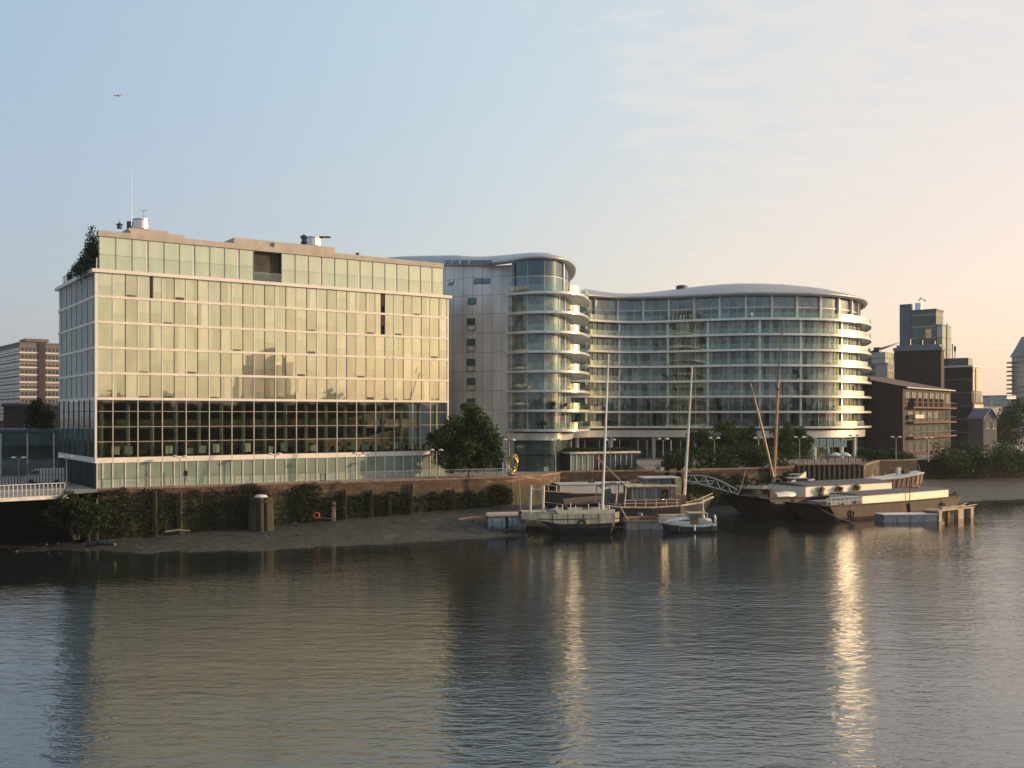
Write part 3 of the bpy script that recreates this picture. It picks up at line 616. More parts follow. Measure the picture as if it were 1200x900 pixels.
def bal_stuff(cv,a,b,z,o,n,fi,where):
    """chairs and planters out on a balcony, each a thing of its own"""
    for k in range(n):
        l=rnd(a,b); p=cv.at(l,o); kind=random.choice(('chair','chair','planter'))
        if kind not in BAL:
            if kind=='chair':
                t=thing('balcony_chair','x','chair',(p.x,p.y,z)); q=MB(); q.box(p.x-.28,p.x+.28,p.y-.28,p.y+.28,z+.4,z+.47); q.build('seat',m_dkst,t)
                q=MB(); q.box(p.x-.28,p.x+.28,p.y+.23,p.y+.28,z+.48,z+.95); q.build('backrest',m_dkst,t)
                for u in (-.24,.24):
                    for v in (-.24,.24): q=MB(); q.box(p.x+u-.02,p.x+u+.02,p.y+v-.02,p.y+v+.02,z,z+.399); q.build('leg',m_dkst,t)
            else:
                t=thing('planter','x','planter',(p.x,p.y,z)); q=MB(); q.box(p.x-.25,p.x+.25,p.y-.25,p.y+.25,z,z+.45); q.build('pot',m_dkst,t)
                q=MB()
                for _ in range(160):
                    c=Vector((p.x+random.gauss(0,.2),p.y+random.gauss(0,.2),z+.75+random.gauss(0,.2))); u=Vector((random.gauss(0,1),random.gauss(0,1),random.gauss(0,1))).normalized()*.09; v=u.cross(Vector((random.gauss(0,1),1,0)))
                    q.face([(c-u)[:],(c+v)[:],(c+u)[:],(c-v)[:]])
                q.build('foliage',m_leafd,t)
            BAL[kind]=t
        else: t=dup(BAL[kind],(p.x,p.y,z),rz=rnd(0,6.28),sc=(1,1,rnd(.85,1.2)))
        t['label']=('dark chair' if kind=='chair' else 'leafy planter')+' out on the '+ORD[fi]+' balcony of the '+where
        t['group']=('chairs' if kind=='chair' else 'planters')+' on the '+ORD[fi]+' balcony of the '+where
# --- wave-fronted apartment building
MC=Curve([(PX(px,D),D) for px,D in ((640,193),(662,198),(690,203),(730,206.5),(780,205.5),(830,202),(880,199.5),(930,199.8),(972,201.8),(1001,207.5),(1009,216.5),(1003,228),(985,238))])
apt=thing('apartment_building','wide wave-fronted apartment building with white balcony bands and a rolling metal roof','building',(PX(840,201),201,GZ))
def apartments():
    random.seed(5)
    a,b=0,MC.L
    q=MB(); sheet(q,MC,a,b,-1.1,9.5,38.2,1.); q.build('wall',m_inwall,apt,smooth=True)
    bays=[]; l=0
    W=[2.1,3.3,2.2,2.9,1.7,3.1]
    i=0
    while l<MC.L-1.5: bays.append((l,min(l+W[i%6]*1.18,MC.L))); l=bays[-1][1]; i+=1
    for fi,z in enumerate(LV):
        q=MB(); ribbon(q,MC,a,b,lambda l:2.1,-.6,z-.4,z+.02,.8)
        so_=q.build('balcony_slab',m_slab,apt); 
        q=MB(); ribbon(q,MC,a,b,1.95,1.93,z+.021,z+1.02,.8); q.build('balustrade',m_balus,apt)
        bal_stuff(MC,3,MC.L-12,z+.021,1.2,(11,12,11,9,7,5,4,9)[fi],fi,'wavy building')
        if fi<7:
            z0,z1=z+.021,LV[fi+1]-.4
            for bi,(l0,l1) in enumerate(bays):
                if l1-l0<.8: continue
                n=2 if l1-l0<3 else 3; q=MB(); fr=MB()
                for k in range(n):
                    p,r=l0+(l1-l0)*k/n,l0+(l1-l0)*(k+1)/n; o=rnd(-.02,0)
                    if random.random()<.3: 
                        c=p+(r-p)*rnd(.3,.7); sheet(q,MC,p+.04,c,o,z0,z1); sheet(q,MC,c+.01,r-.04,o,z0,z1)
                    else: sheet(q,MC,p+.04,r-.04,o,z0,z1)
                    ribbon(fr,MC,p-.05,p+.05,.06,-.1,z0,z1,1.,2 if k else 0)
                if bi%3==1: ribbon(fr,MC,l0-.22,l0+.22,.3,-.3,z0,z1,1.,1)
                wo=q.build('window',m_glcurv,apt); fr.build('frame',[m_alu,m_slab,m_dkst],wo)
    z0,z1=LV[7]+.021,38.0
    tops=[]; l=0
    while l<MC.L-2: tops.append((l,min(l+5.1,MC.L))); l+=5.1
    for l0,l1 in tops:
        q=MB(); fr=MB()
        for k in range(3):
            p,r=l0+(l1-l0)*k/3,l0+(l1-l0)*(k+1)/3
            sheet(q,MC,p+.03,r-.03,-.6,z0,z0+2.2); sheet(q,MC,p+.03,r-.03,-.6,z0+2.3,z1); ribbon(fr,MC,p-.03,p+.03,-.55,-.68,z0,z1,1.)
        ribbon(fr,MC,l0-.2,l0+.2,-.1,-.7,z0,z1,1.); ribbon(fr,MC,l0+.21,l1-.21,-.5,-.68,z0+2.15,z0+2.34,.8)
        wo=q.build('penthouse_window',m_gltop,apt); fr.build('frame',m_alu,wo)
    # soffit fascia over the open ground storey, columns, dark glazing behind
    q=MB(); ribbon(q,MC,a,b,.9,-1.5,10.2,11.6,.8); q.build('fascia',m_slab,apt)
    q=MB(); ribbon(q,MC,a,b,-1.5,-14,9.9,10.19,1.5); q.build('soffit',m_dkst,apt)
    for l in span(3,MC.L-3,8.5):
        p=MC.at(l,-1.); q=MB(); q.lathe(p.x,p.y,[(.4,GZ),(.4,10.2)],12); q.build('column',m_slab,apt)
    for l in span(0,MC.L-6,6):
        q=MB()
        for k in range(4): sheet(q,MC,l+k*1.5+.04,l+k*1.5+1.46,-5,GZ,9.9)
        q.build('ground_window',m_gldark,apt)
    # rolling roof: loft from the eaves to a spine
    ls=span(a,b,1.2); sp=[]
    for l in ls:
        p=MC.at(l,0); t=l/MC.L; k=min(1,max(0,(t-.62)/.2)); q0=Vector((p.x,p.y+15)); e=Vector((58,222)); sp.append(q0*(1-k)+e*k)
    prof=[(.5,0,37.8),(1.25,0,38.0),(1.4,0,38.2),(1.25,0,38.4),(.6,.0,38.65),(0,.10,39.5),(0,.3,.0),(0,.55,.0),(0,.8,0),(0,1,0)]
    hz=[None,None,None,None,None,None,40.05,40.6,40.9,41.0]
    rows=[]
    for l,s in zip(ls,sp):
        r=[]; x=600+1200*MC.at(l).x/MC.at(l).y
        wv=1.0*math.exp(-((x-880)/95)**2)-.6*math.exp(-((x-745)/50)**2)+.5*math.exp(-((x-665)/40)**2)-.5*math.exp(-((x-1010)/40)**2)
        for j,(o,w_,z) in enumerate(prof):
            p=MC.at(l,o); p=p*(1-w_)+s*w_
            zz=z if j<5 else (39.3+wv*.3 if j==5 else hz[j]+wv*(.32+.07*j)-.1)
            r.append((p.x,p.y,zz))
        rows.append(r)
    q=MB(); q.grid(rows); q.build('roof',m_roof,apt,smooth=True)
    for px,D in ((799,212),(913,208)):
        b_=P(px,331 if px<850 else 330.2,D); q=MB(); q.lathe(b_.x,b_.y,[(1.2,b_.z-1.6),(1.2,b_.z-.75),(1.,b_.z-.65)],16); q.build('roof_vent',m_dkst,apt)
apartments()
# --- round-ended tower
TC=Curve([(PX(px,D),D) for px,D in ((440,196),(452,186),(468,176),(495,168.5),(530,163),(565,160.3),(596,158.8),(618,157.5),(640,157.3),(657,159.2),(666.5,164.5),(669,171.5),(666,180),(656,189),(640,196))])
tow=thing('apartment_tower','pale panelled apartment tower with a round glazed end and curved balconies','building',(PX(620,165),165,GZ))
m_panel=newmat('stone_panels')
def panel_mat():
    m,nt,b=m_panel
    br=nt.nodes.new('ShaderNodeTexBrick'); br.offset=0; br.inputs['Scale'].default_value=1; br.inputs['Brick Width'].default_value=1.55; br.inputs['Row Height'].default_value=3.0; br.inputs['Mortar Size'].default_value=.035
    br.inputs['Color1'].default_value=(.64,.62,.59,1); br.inputs['Color2'].default_value=(.58,.565,.54,1); br.inputs['Mortar'].default_value=(.2,.18,.17,1)
    g=nt.nodes.new('ShaderNodeNewGeometry'); sx=nt.nodes.new('ShaderNodeSeparateXYZ'); cx=nt.nodes.new('ShaderNodeCombineXYZ')
    nt.links.new(g.outputs['Position'],sx.inputs[0]); nt.links.new(sx.outputs[0],cx.inputs[0])
    ad=nt.nodes.new('ShaderNodeMath'); ad.operation='ADD'; ad.inputs[1].default_value=-.4; nt.links.new(sx.outputs[2],ad.inputs[0]); nt.links.new(ad.outputs[0],cx.inputs[1]); nt.links.new(cx.outputs[0],br.inputs['Vector'])
    n=nt.nodes.new('ShaderNodeTexNoise'); n.inputs['Scale'].default_value=1; n.inputs['Detail'].default_value=5; nt.links.new(mapped(nt,(.5,.5,.12)).outputs[0],n.inputs['Vector'])
    r=ramp(nt,[(.3,(.72,.7,.68)),(.7,(1.05,1.03,1))]); nt.links.new(n.outputs['Fac'],r.inputs[0])
    mu=nt.nodes.new('ShaderNodeMixRGB'); mu.blend_type='MULTIPLY'; mu.inputs[0].default_value=1; nt.links.new(br.outputs['Color'],mu.inputs[1]); nt.links.new(r.outputs[0],mu.inputs[2])
    nt.links.new(mu.outputs[0],b.inputs['Base Color']); b.inputs['Roughness'].default_value=.4; b.inputs['Metallic'].default_value=.1
panel_mat(); m_panel=m_panel[0]
def tower():
    random.seed(9)
    lw=TC.find(597); le=TC.L; l5=TC.find(657)
    prof=[(0,GZ),(0,29.5),(-.15,31.5),(-.5,33.5),(-1.0,35.2),(-1.6,36.8),(-2.2,38.2)]
    q=MB(); q.grid([[(*TC.at(l,o)[:],z+max(0,TC.at(l).y-160)*.14*max(0,(z-35)/3.2)) for l in span(0,lw-.35,.8)] for o,z in prof]); q.build('wall',m_panel,tow,smooth=True)
    # rounded jamb between panelled wall and glazed drum
    q=MB(); rows=[]
    for o,z in prof: rows.append([(*TC.at(lw-.35+k*.3,o*(1-k/4)+.0)[:],z) for k in range(5)])
    q.grid(rows); q.build('jamb',m_roof,tow,smooth=True)
    def hole(px,py0,py1,wpx,m=m_gldark,name='window'):
        l=TC.find(px); wm=wpx*TC.at(l).y/1200/2; D=TC.at(l).y; z0,z1=PZ(py1,D),PZ(py0,D)
        def off_(z):
            for (oa,za),(ob,zb) in zip(prof[:-1],prof[1:]):
                if za<=z<=zb: return oa+(ob-oa)*(z-za)/(zb-za)
            return 0
        q=MB(); fr=MB(); sheet(q,TC,l-wm,l+wm,off_(z0)+.05,z0,z1,.5,0,off_(z1)+.05)
        for (x0,x1) in ((l-wm-.09,l-wm),(l+wm,l+wm+.09)): sheet(fr,TC,x0,x1,off_(z0)+.09,z0,z1,.5,0,off_(z1)+.09)
        sheet(fr,TC,l-wm-.09,l+wm+.09,off_(z0)+.12,z0-.1,z0,.5,0,off_(z0)+.1)
        wo=q.build(name,m,tow); fr.build('frame',m_dkst,wo)
    for y in (346.6,371,395,418.6,441,465): hole(552.5,y+2,y+9.5,10)
    for y in (371,395,418.6,441,465): hole(552.5,y+10.2,y+16,10,m_panel,'spandrel')
    hole(556,325,331,10,m_gltop); hole(567,325,331,10,m_gltop); hole(523,326,333,7,m_gltop)
    for px in (526,535,545.5,554.5,563,571.5): hole(px,304.8,308.6,8.5,m_gltop,'clerestory_window')
    q=MB(); sheet(q,TC,TC.find(518),TC.find(584),-1.0,34.0,34.3,.6,0,-1.05); q.build('gutter',m_dkst,tow)
    # drum floors
    ext=lambda l: .5+2.6*min(1,max(0,(l-lw)/max(1,l5-lw)))
    bays=[lw+.3+(TC.L-lw-.3)*k/17 for k in range(18)]
    for fi,z in enumerate(LV):
        q=MB(); ribbon(q,TC,lw-.4,le,ext,-.8,z-.34,z+.02,.5); q.build('balcony_slab',m_slab,tow)
        q=MB(); ribbon(q,TC,lw,le,lambda l:ext(l)-.12,lambda l:ext(l)-.14,z+.021,z+1.05,.5); q.build('balustrade',m_balus,tow)
        bal_stuff(TC,lw+3,TC.find(664),z+.021,.45,(5,5,5,3,2,2,2,4)[fi],fi,'round-ended tower')
        if fi==7: break
        z0,z1=z+.021,LV[fi+1]-.34
        for k in range(17):
            q=MB(); fr=MB(); l0,l1=bays[k],bays[k+1]
            sheet(q,TC,l0+.05,l1-.05,0,z0,z1,.3); ribbon(fr,TC,l0-.06,l0+.06,.06,-.1,z0,z1,1.)
            if k%5==4: ribbon(fr,TC,l0-.3,l0+.3,.12,-.3,z0,z1,.3,1)
            wo=q.build('window',m_glcurv,tow); fr.build('frame',[m_alu,m_slab],wo)
    z0,z1=LV[7]+.021,38.6
    for k in range(0,17):
        q=MB(); fr=MB(); l0,l1=bays[k],bays[k+1]
        sheet(q,TC,l0+.04,l1-.04,-.3,z0,z0+2.5,.3); sheet(q,TC,l0+.04,l1-.04,-.3,z0+2.6,z1,.3)
        ribbon(fr,TC,l0-.03,l0+.03,-.22,-.4,z0,z1,1.); ribbon(fr,TC,l0+.04,l1-.04,-.22,-.4,z0+2.5,z0+2.6,.4)
        if k in (4,9,10): ribbon(fr,TC,l0-.35,l0+.35,-.1,-.5,z0,z1,.3,1)
        wo=q.build('penthouse_window',m_gltop,tow); fr.build('frame',[m_alu,m_slab],wo)
    q=MB(); sheet(q,TC,lw,le,-1.1,GZ,38.4,.8); q.build('core',m_inwall,tow,smooth=True)
    q=MB(); ribbon(q,TC,lw-.3,le,.35,-1.,10.7,11.8,.4); q.build('fascia',m_slab,tow,smooth=False)
    for k in range(17):
        q=MB(); fr=MB(); l0,l1=bays[k],bays[k+1]
        sheet(q,TC,l0+.06,l1-.06,-.35,GZ,8.3,.3); sheet(q,TC,l0+.06,l1-.06,-.35,8.4,10.7,.3); ribbon(fr,TC,l0-.05,l0+.05,-.25,-.5,GZ,10.7,1.)
        wo=q.build('ground_window',m_gldark,tow); fr.build('frame',m_dkst,wo)
    # roof shell
    ls=span(0,le,.9); rows=[]
    for l in ls:
        t=min(1,max(0,(l-lw+6)/10)); p=TC.at(l)
        eo=-1.9*(1-t)+.75*t; ez=(38.35+max(0,p.y-160)*.14)*(1-t)+38.7*t
        cen=Vector((min(p.x,PX(628,168)),max(p.y+9,172))) if l<TC.find(650) else Vector((PX(628,168),176))
        r=[]
        for o,z in ((eo-1.2,ez-.2),(eo,ez-.15),(eo+.12,ez),(eo-.05,ez+.18)): u=TC.at(l,o); r.append((u.x,u.y,z))
        e=TC.at(l,eo-.05)
        for w_,h in ((.12,.6),(.3,1.25),(.55,1.9),(.8,2.25),(1,2.35)):
            u=e*(1-w_)+cen*w_; r.append((u.x,u.y,ez+.18+h))
        rows.append(r)
    q=MB(); q.grid(rows); q.build('roof',m_roof,tow,smooth=True)
    b=P(470,297,182); q=MB(); q.box(b.x-2,b.x+2.2,b.y-2,b.y+2,b.z-3.2,b.z-1.9); q.build('roof_louvre',m_roof,tow)
tower()

# ------------------------------------------------------------------ trees and plants
def leaves(q,blobs,n,size,sq=.8):
    """leaf-sized faces through the volume of several clumps, denser towards each clump's skin"""
    tot=sum(b[3]**2 for b in blobs)
    for cx,cy,cz,r,fz in blobs:
        k=int(n*r*r/tot)
        for _ in range(k):
            d=Vector((random.gauss(0,1),random.gauss(0,1),random.gauss(0,1))).normalized()
            rr=r*(random.random()**.38)*(1+.35*mnoise.noise(Vector((d.x*2+cx,d.y*2+cy,d.z*2+cz))))
            p=Vector((cx,cy,cz))+Vector((d.x*rr,d.y*rr,d.z*rr*fz))
            s=size*rnd(.6,1.3)
            a=Vector((random.gauss(0,1),random.gauss(0,1),random.gauss(0,.6))).normalized(); b=a.cross(Vector((random.gauss(0,1),random.gauss(0,1),random.gauss(0,1)))).normalized()
            q.face([(p-a*s*.5)[:],(p+b*s*sq*.5)[:],(p+a*s*.5)[:],(p-b*s*sq*.5)[:]])
def crown_blobs(x,y,z0,z1,w,n,r0,r1,taper=.5):
    out=[]
    for i in range(n):
        t=(i+.5)/n; z=z0+(z1-z0)*t; k=math.sin(math.pi*min(1,max(.08,t*.8+.12)))**taper
        a=rnd(0,6.28); rr=w/2*k*rnd(.25,.8); r=rnd(r0,r1)
        out.append((x+math.cos(a)*rr,y+math.sin(a)*rr,z,r,rnd(.7,.95)))
    return out
def tree(name,label,cat,px,D,z,h,w,nb,nl,ls,m,group=None,trunk=.2,seed=1,clear=.25,taper=.5,lean=0):
    random.seed(seed); x=PX(px,D); t=thing(name,label,cat,(x,D,z),group)
    bl=crown_blobs(x,D,z+h*clear,z+h*.93,w,nb,w*.14,w*.25,taper)
    q=MB(); q.tube([(x,D,z-.3),(x+rnd(-.1,.1),D,z+h*.3),(x+rnd(-.2,.2)+lean,D+rnd(-.2,.2),z+h*.6),(x+lean,D,z+h*.85)],[trunk,trunk*.8,trunk*.5,trunk*.15],8)
    for b in bl[::2]: 
        zb=z+h*rnd(.2,.45); q.tube([(x,D,zb),((x+b[0])/2,(D+b[1])/2,(zb+b[2])/2+.2),b[:3]],[trunk*.4,trunk*.28,trunk*.1],5)
    q.build('trunk',m_bark,t)
    q=MB(); leaves(q,bl,nl,ls); q.build('crown',m,t)
    return t
def big_tree():
    random.seed(3); D=142.5; x=PX(549,D); t=thing('broadleaf_tree','full green tree on the promenade overlapping the right end of the glass office','tree',(x,D,GZ))
    bl=[]
    for px,py,r in ((521,512,1.7),(511,521,1.3),(526,527,1.9),(517,538,1.3),(533,497,1.5),(538,512,2.0),(553,483,1.4),(562,494,1.7),(550,500,1.8),(571,505,1.5),(577,518,1.6),(565,520,2.1),(548,522,2.0),(581,533,1.4),(570,538,1.7),(556,540,1.6),(540,540,1.6),(528,546,1.1),(585,545,1.0),(545,476.5,.7),(505,512,.7)):
        p=P(px,py,D+rnd(-1.6,1.6)); bl.append((p.x,p.y,p.z,r,rnd(.8,1.0)))
    q=MB(); q.tube([(x,D,GZ-.3),(x+.1,D,8.2),(x-.2,D,10.5),(x+.3,D,13.5)],[.26,.2,.14,.05],8)
    for b in bl[::2]: q.tube([(x,D,8+rnd(-.5,1)),((x+b[0])/2,(D+b[1])/2,(8+b[2])/2+.4),b[:3]],[.1,.07,.02],5)
    q.build('trunk',m_bark,t); q=MB(); leaves(q,bl,15000,.34); q.build('crown',m_leaf,t)
big_tree()
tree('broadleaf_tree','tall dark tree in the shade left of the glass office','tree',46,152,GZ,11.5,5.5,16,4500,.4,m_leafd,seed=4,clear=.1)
TG='young trees along the promenade'
for i,(px,D,h,w_,lab) in enumerate(((823,176,6.0,4.2,'round young tree just right of the pale right mast'),(851,178,7.4,4.6,'tallest bright green young tree left of the leaning brown spar'),(875,179,6.6,4.2,'young tree behind the top of the leaning brown spar'),(918,178,6.8,4.2,'young tree just right of the brown barge mast'),(941,181,6.2,4.0,'young green tree left of the white panels on the ground floor'))):
    tree('young_tree',lab,'tree',px,D,GZ,h+.3,w_*1.3,18,4500,.3,m_leaf,TG,.1,20+i,.25)
def bush(label,px,D,z,h,w,n,m,seed,group=None,ls=.3,name='bush',cat='bush'):
    random.seed(seed); x=PX(px,D); t=thing(name,label,cat,(x,D,z),group)
    bl=[(x+rnd(-.42,.42)*w,D+rnd(-.3,.3)*w,z+h*rnd(.25,.7),w*rnd(.2,.32),rnd(.7,1.1)*min(1.3,h/w*1.4)) for _ in range(9)]
    q=MB(); 
    for k in range(6): b=bl[k]; q.tube([(x+rnd(-.3,.3),D+rnd(-.3,.3),z-.3),(x*.5+b[0]*.5,D*.5+b[1]*.5,z+h*.35),b[:3]],[.09,.06,.03],5)
    q.build('stems',m_bark,t); q=MB(); leaves(q,bl,n,ls); q.build('foliage',m,t); return t
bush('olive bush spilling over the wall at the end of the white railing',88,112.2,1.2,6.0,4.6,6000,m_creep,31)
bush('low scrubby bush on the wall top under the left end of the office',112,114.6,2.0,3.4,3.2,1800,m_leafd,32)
BG='scrub on the bank behind the boats'
for i,(px,D,h,w_,lab) in enumerate(((736,157,2.6,4.0,'rough brown-green scrub beside the glass pavilion, above the houseboat'),(812,161,4.6,6.0,'wide willow scrub behind the right pale mast'),(842,163,5.2,6.0,'tallest willow scrub left of the leaning brown spar'),(870,164,4.8,6.0,'willow scrub behind the foot of the leaning brown spar'),(896,165,4.4,5.0,'willow scrub behind the brown barge mast'),(792,158,3.6,4.0,'small dark scrub between the jetty platform and the right pale mast'))):
    bush(lab,px,D,3.6,h+(2.2 if i else 1),w_*(1.25 if i else 1),3600,m_leafo if i!=5 else m_leafd,40+i,BG)
RG='willow bushes on the right bank'
for i,(px,D,h,w_,lab,m) in enumerate(((1112,203,7.4,8.0,'light willow bush right of the algae-covered wall',m_leafo),(1131,206,7.6,8.0,'second willow bush right of the algae-covered wall',m_leafo),(1155,207,8.0,8.5,'broad green willow bush under the cream end of the glass block',m_leaf),(1176,212,7.2,8.5,'dark willow bush near the right edge of the picture',m_leafd),(1200,215,7.4,9.0,'willow bush cut by the right edge of the picture',m_leafo))):
    bush(lab,px,D,2.0,h,w_,3200,m,60+i,RG,.36)
HG='clipped hedge mounds by the warehouse'
for i,(px,lab) in enumerate(((1018,'round hedge mound right behind the sheet piles'),(1036,'hedge mound in the middle before the brick warehouse'),(1056,'hedge mound nearest the algae-covered wall'))):
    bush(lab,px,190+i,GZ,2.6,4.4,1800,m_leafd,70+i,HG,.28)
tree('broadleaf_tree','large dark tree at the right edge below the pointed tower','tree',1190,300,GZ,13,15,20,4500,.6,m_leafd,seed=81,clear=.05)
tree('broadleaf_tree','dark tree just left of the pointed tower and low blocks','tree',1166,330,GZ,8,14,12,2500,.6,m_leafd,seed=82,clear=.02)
TP='shrubs on the roof terrace'
for i,(x,y,h,w_,lab) in enumerate(((.2,2.0,5.3,2.6,'tall dark conifer on the roof terrace against the penthouse corner'),(.2,4.2,4.6,2.4,'second conifer on the roof terrace behind the tallest one'),(.3,7.3,3.6,2.6,'middle bushy shrub on the roof terrace'),(.9,11,2.6,2.2,'low shrub on the roof terrace past the middle one'),(.9,15,2.2,2.0,'farthest small shrub at the left end of the roof terrace'))):
    p=FL(x,y,31.7); random.seed(90+i); t=thing('terrace_shrub',lab,'shrub',p,TP)
    q=MB(); q.tube([(p[0],p[1],31.7),(p[0],p[1],31.7+h*.8)],[.08,.02],5); q.build('stem',m_bark,t)
    q=MB(); q.lathe(p[0],p[1],[(.4,31.71),(.5,32.4)],10); q.build('pot',m_dkst,t)
    bl=[(p[0]+rnd(-.3,.3)*(1-k/7)*w_,p[1]+rnd(-.3,.3)*w_,31.9+h*(k+.5)/7.5,w_*.5*(1-.75*k/7),1.2) for k in range(7)]
    q=MB(); leaves(q,bl,1500,.24); q.build('foliage',m_leafd,t)
# creeper and weed hanging on the long wall: uncountable
def ivy():
    random.seed(101); q=MB(); a=Vector((-46.5,115)); b=Vector((0,138)); d=(b-a); n=Vector((d.y,-d.x)).normalized()
    for i in range(26000):
        t=random.random(); f=mnoise.noise(Vector((t*14,0,5)))+.45*mnoise.noise(Vector((t*47,2,5)))
        dens=.5+f*1.1
        if t<.42: dens+=.25
        if .42<t<.48: dens+=.5
        hi=4.5+1.3*f + (.9 if t<.5 else -.4); z=rnd(.6+2*t,min(6.6,hi+.4)) 
        if random.random()>dens*.9: continue
        o=abs(random.gauss(0,.28+.25*max(0,f)))+.05; p=a+d*t+n*o; s=rnd(.12,.3)
        u=Vector((random.gauss(0,1),random.gauss(0,.7),random.gauss(0,1))).normalized(); v=u.cross(Vector((random.gauss(0,1),random.gauss(0,1),random.gauss(0,1)))).normalized(); c=Vector((p.x,p.y,z))
        q.face([(c-u*s*.5)[:],(c+v*s*.4)[:],(c+u*s*.5)[:],(c-v*s*.4)[:]])
    tag(q.build('creeper',m_creep),'dark creeper and weed hanging over the long brick river wall','creeper',kind='stuff')
    q=MB()
    for i in range(9000):
        t=random.random(); p0=Vector((25,154))*(1-t)+Vector((45,163))*t; f=mnoise.noise(Vector((t*9,1,2))); o=abs(random.gauss(0,.6))
        z=5.9+.5*f-o*1.3-rnd(0,2.2); c=Vector((p0.x+o*.4,p0.y-o,z)); s=rnd(.15,.34)
        u=Vector((random.gauss(0,1),random.gauss(0,.7),random.gauss(0,1))).normalized(); v=u.cross(Vector((random.gauss(0,1),random.gauss(0,1),random.gauss(0,1)))).normalized()
        q.face([(c-u*s*.5)[:],(c+v*s*.4)[:],(c+u*s*.5)[:],(c-v*s*.4)[:]])
    tag(q.build('bank_weeds',m_leafo),'dense low weeds covering the bank behind the gangway and barges','weeds',kind='stuff')
ivy()

# ------------------------------------------------------------------ promenade furniture
def railing(name,label,pts,h,post,m,mid=2):
    r=thing(name,label,'railing',(pts[0][0],pts[0][1],pts[0][2]))
    for i in range(len(pts)-1):
        a,b=Vector(pts[i]),Vector(pts[i+1]); q=MB()
        q.tube([a+Vector((0,0,h)),b+Vector((0,0,h))],.045,6)
        for k in range(mid): z=h*(k+1)/(mid+1); q.tube([a+Vector((0,0,z)),b+Vector((0,0,z))],.02,4)
        L=(b-a).length; n=max(1,int(L/post))
        for k in range(n+ (1 if i==len(pts)-2 else 0)):
            p=a+(b-a)*k/n; q.box(p.x-.04,p.x+.04,p.y-.04,p.y+.04,p.z,p.z+h-.04)
        q.build('rail',m,r)
    return r
railing('promenade_railing','long thin pale railing along the wall top before the office ground floor',[(-46.3,115.9,6.34),(-23.3,127.4,6.34),(-.4,138.7,6.34)],1.0,1.8,m_lamp,1)
railing('deck_railing','white railing with upright bars on the deck at far left',[(-90,93.2,5.9),(-75,98.6,5.9),(-53.8,107.5,5.9),(-48.9,111.9,5.9)],1.25,.42,m_white,1)
railing('promenade_railing','dark railing along the sheet pile wall',[(45,163.6,6.86),(57,166.7,6.86)],1.1,1.2,m_dkst,2)
def lamp(px,D,zt,label,first=[None]):
    p=(PX(px,D),D,GZ); h=zt-GZ
    if first[0] is None:
        t=thing('promenade_lamp',label,'street lamp',p,'twin-headed lamps along the promenade'); x,y,z=p; H=5.0
        q=MB(); q.tube([(x,y,z),(x,y,z+1),(x,y,z+H)],[.1,.08,.055],8); q.build('pole',m_lamp,t)
        q=MB(); q.tube([(x-.7,y,z+H+.28),(x-.3,y,z+H-.05),(x+.3,y,z+H-.05),(x+.7,y,z+H+.28)],.035,5); q.build('bracket',m_lamp,t)
        for s in (-1,1): q=MB(); q.lathe(x+s*.62,y,[(.1,z+H+.05),(.34,z+H+.12),(.36,z+H+.2),(.2,z+H+.36),(.04,z+H+.42)],12); q.build('lamp_head',m_white,t)
        first[0]=t; t.scale=(1,1,h/5.4); return t
    return dup(first[0],p,label,rz=rnd(-.3,.3),sc=(1,1,h/5.4))
for px,D,pt,lab in ((211,123.5,533.5,'lamp before the left half of the office, above the black-clad walker'),(78,120,534,'lamp at the left corner of the office by the olive bush'),(322,129,530.5,'lamp before the office above the white-capped pile cluster'),(421,134,530,'lamp before the right half of the office'),(511.5,139,526,'lamp among the leaves of the promenade tree'),(596.6,146,514,'lamp left of the round tower base, over the gilded ring'),(651,152,514,'lamp before the right side of the round tower base'),(715,158,514,'lamp over the glass pavilion just right of the left pale mast'),(777,166,513,'lamp rising above the wooden jetty platform'),(837,170,512,'lamp standing clear in front of the young trees right of the right pale mast'),(889,172,512,'lamp between the leaning spar and the brown mast'),(937,173,511,'lamp left of the white panels on the ground floor'),(1001,176,509,'lamp at the right end of the wavy building'),(1050,188,511,'lamp before the dark brick warehouse, left of two'),(1088,190,512,'lamp above the algae-covered wall'),(22,125,535,'lamp in the shadow before the glass annexe at far left')):
    lamp(px,D,PZ(pt,D),lab)
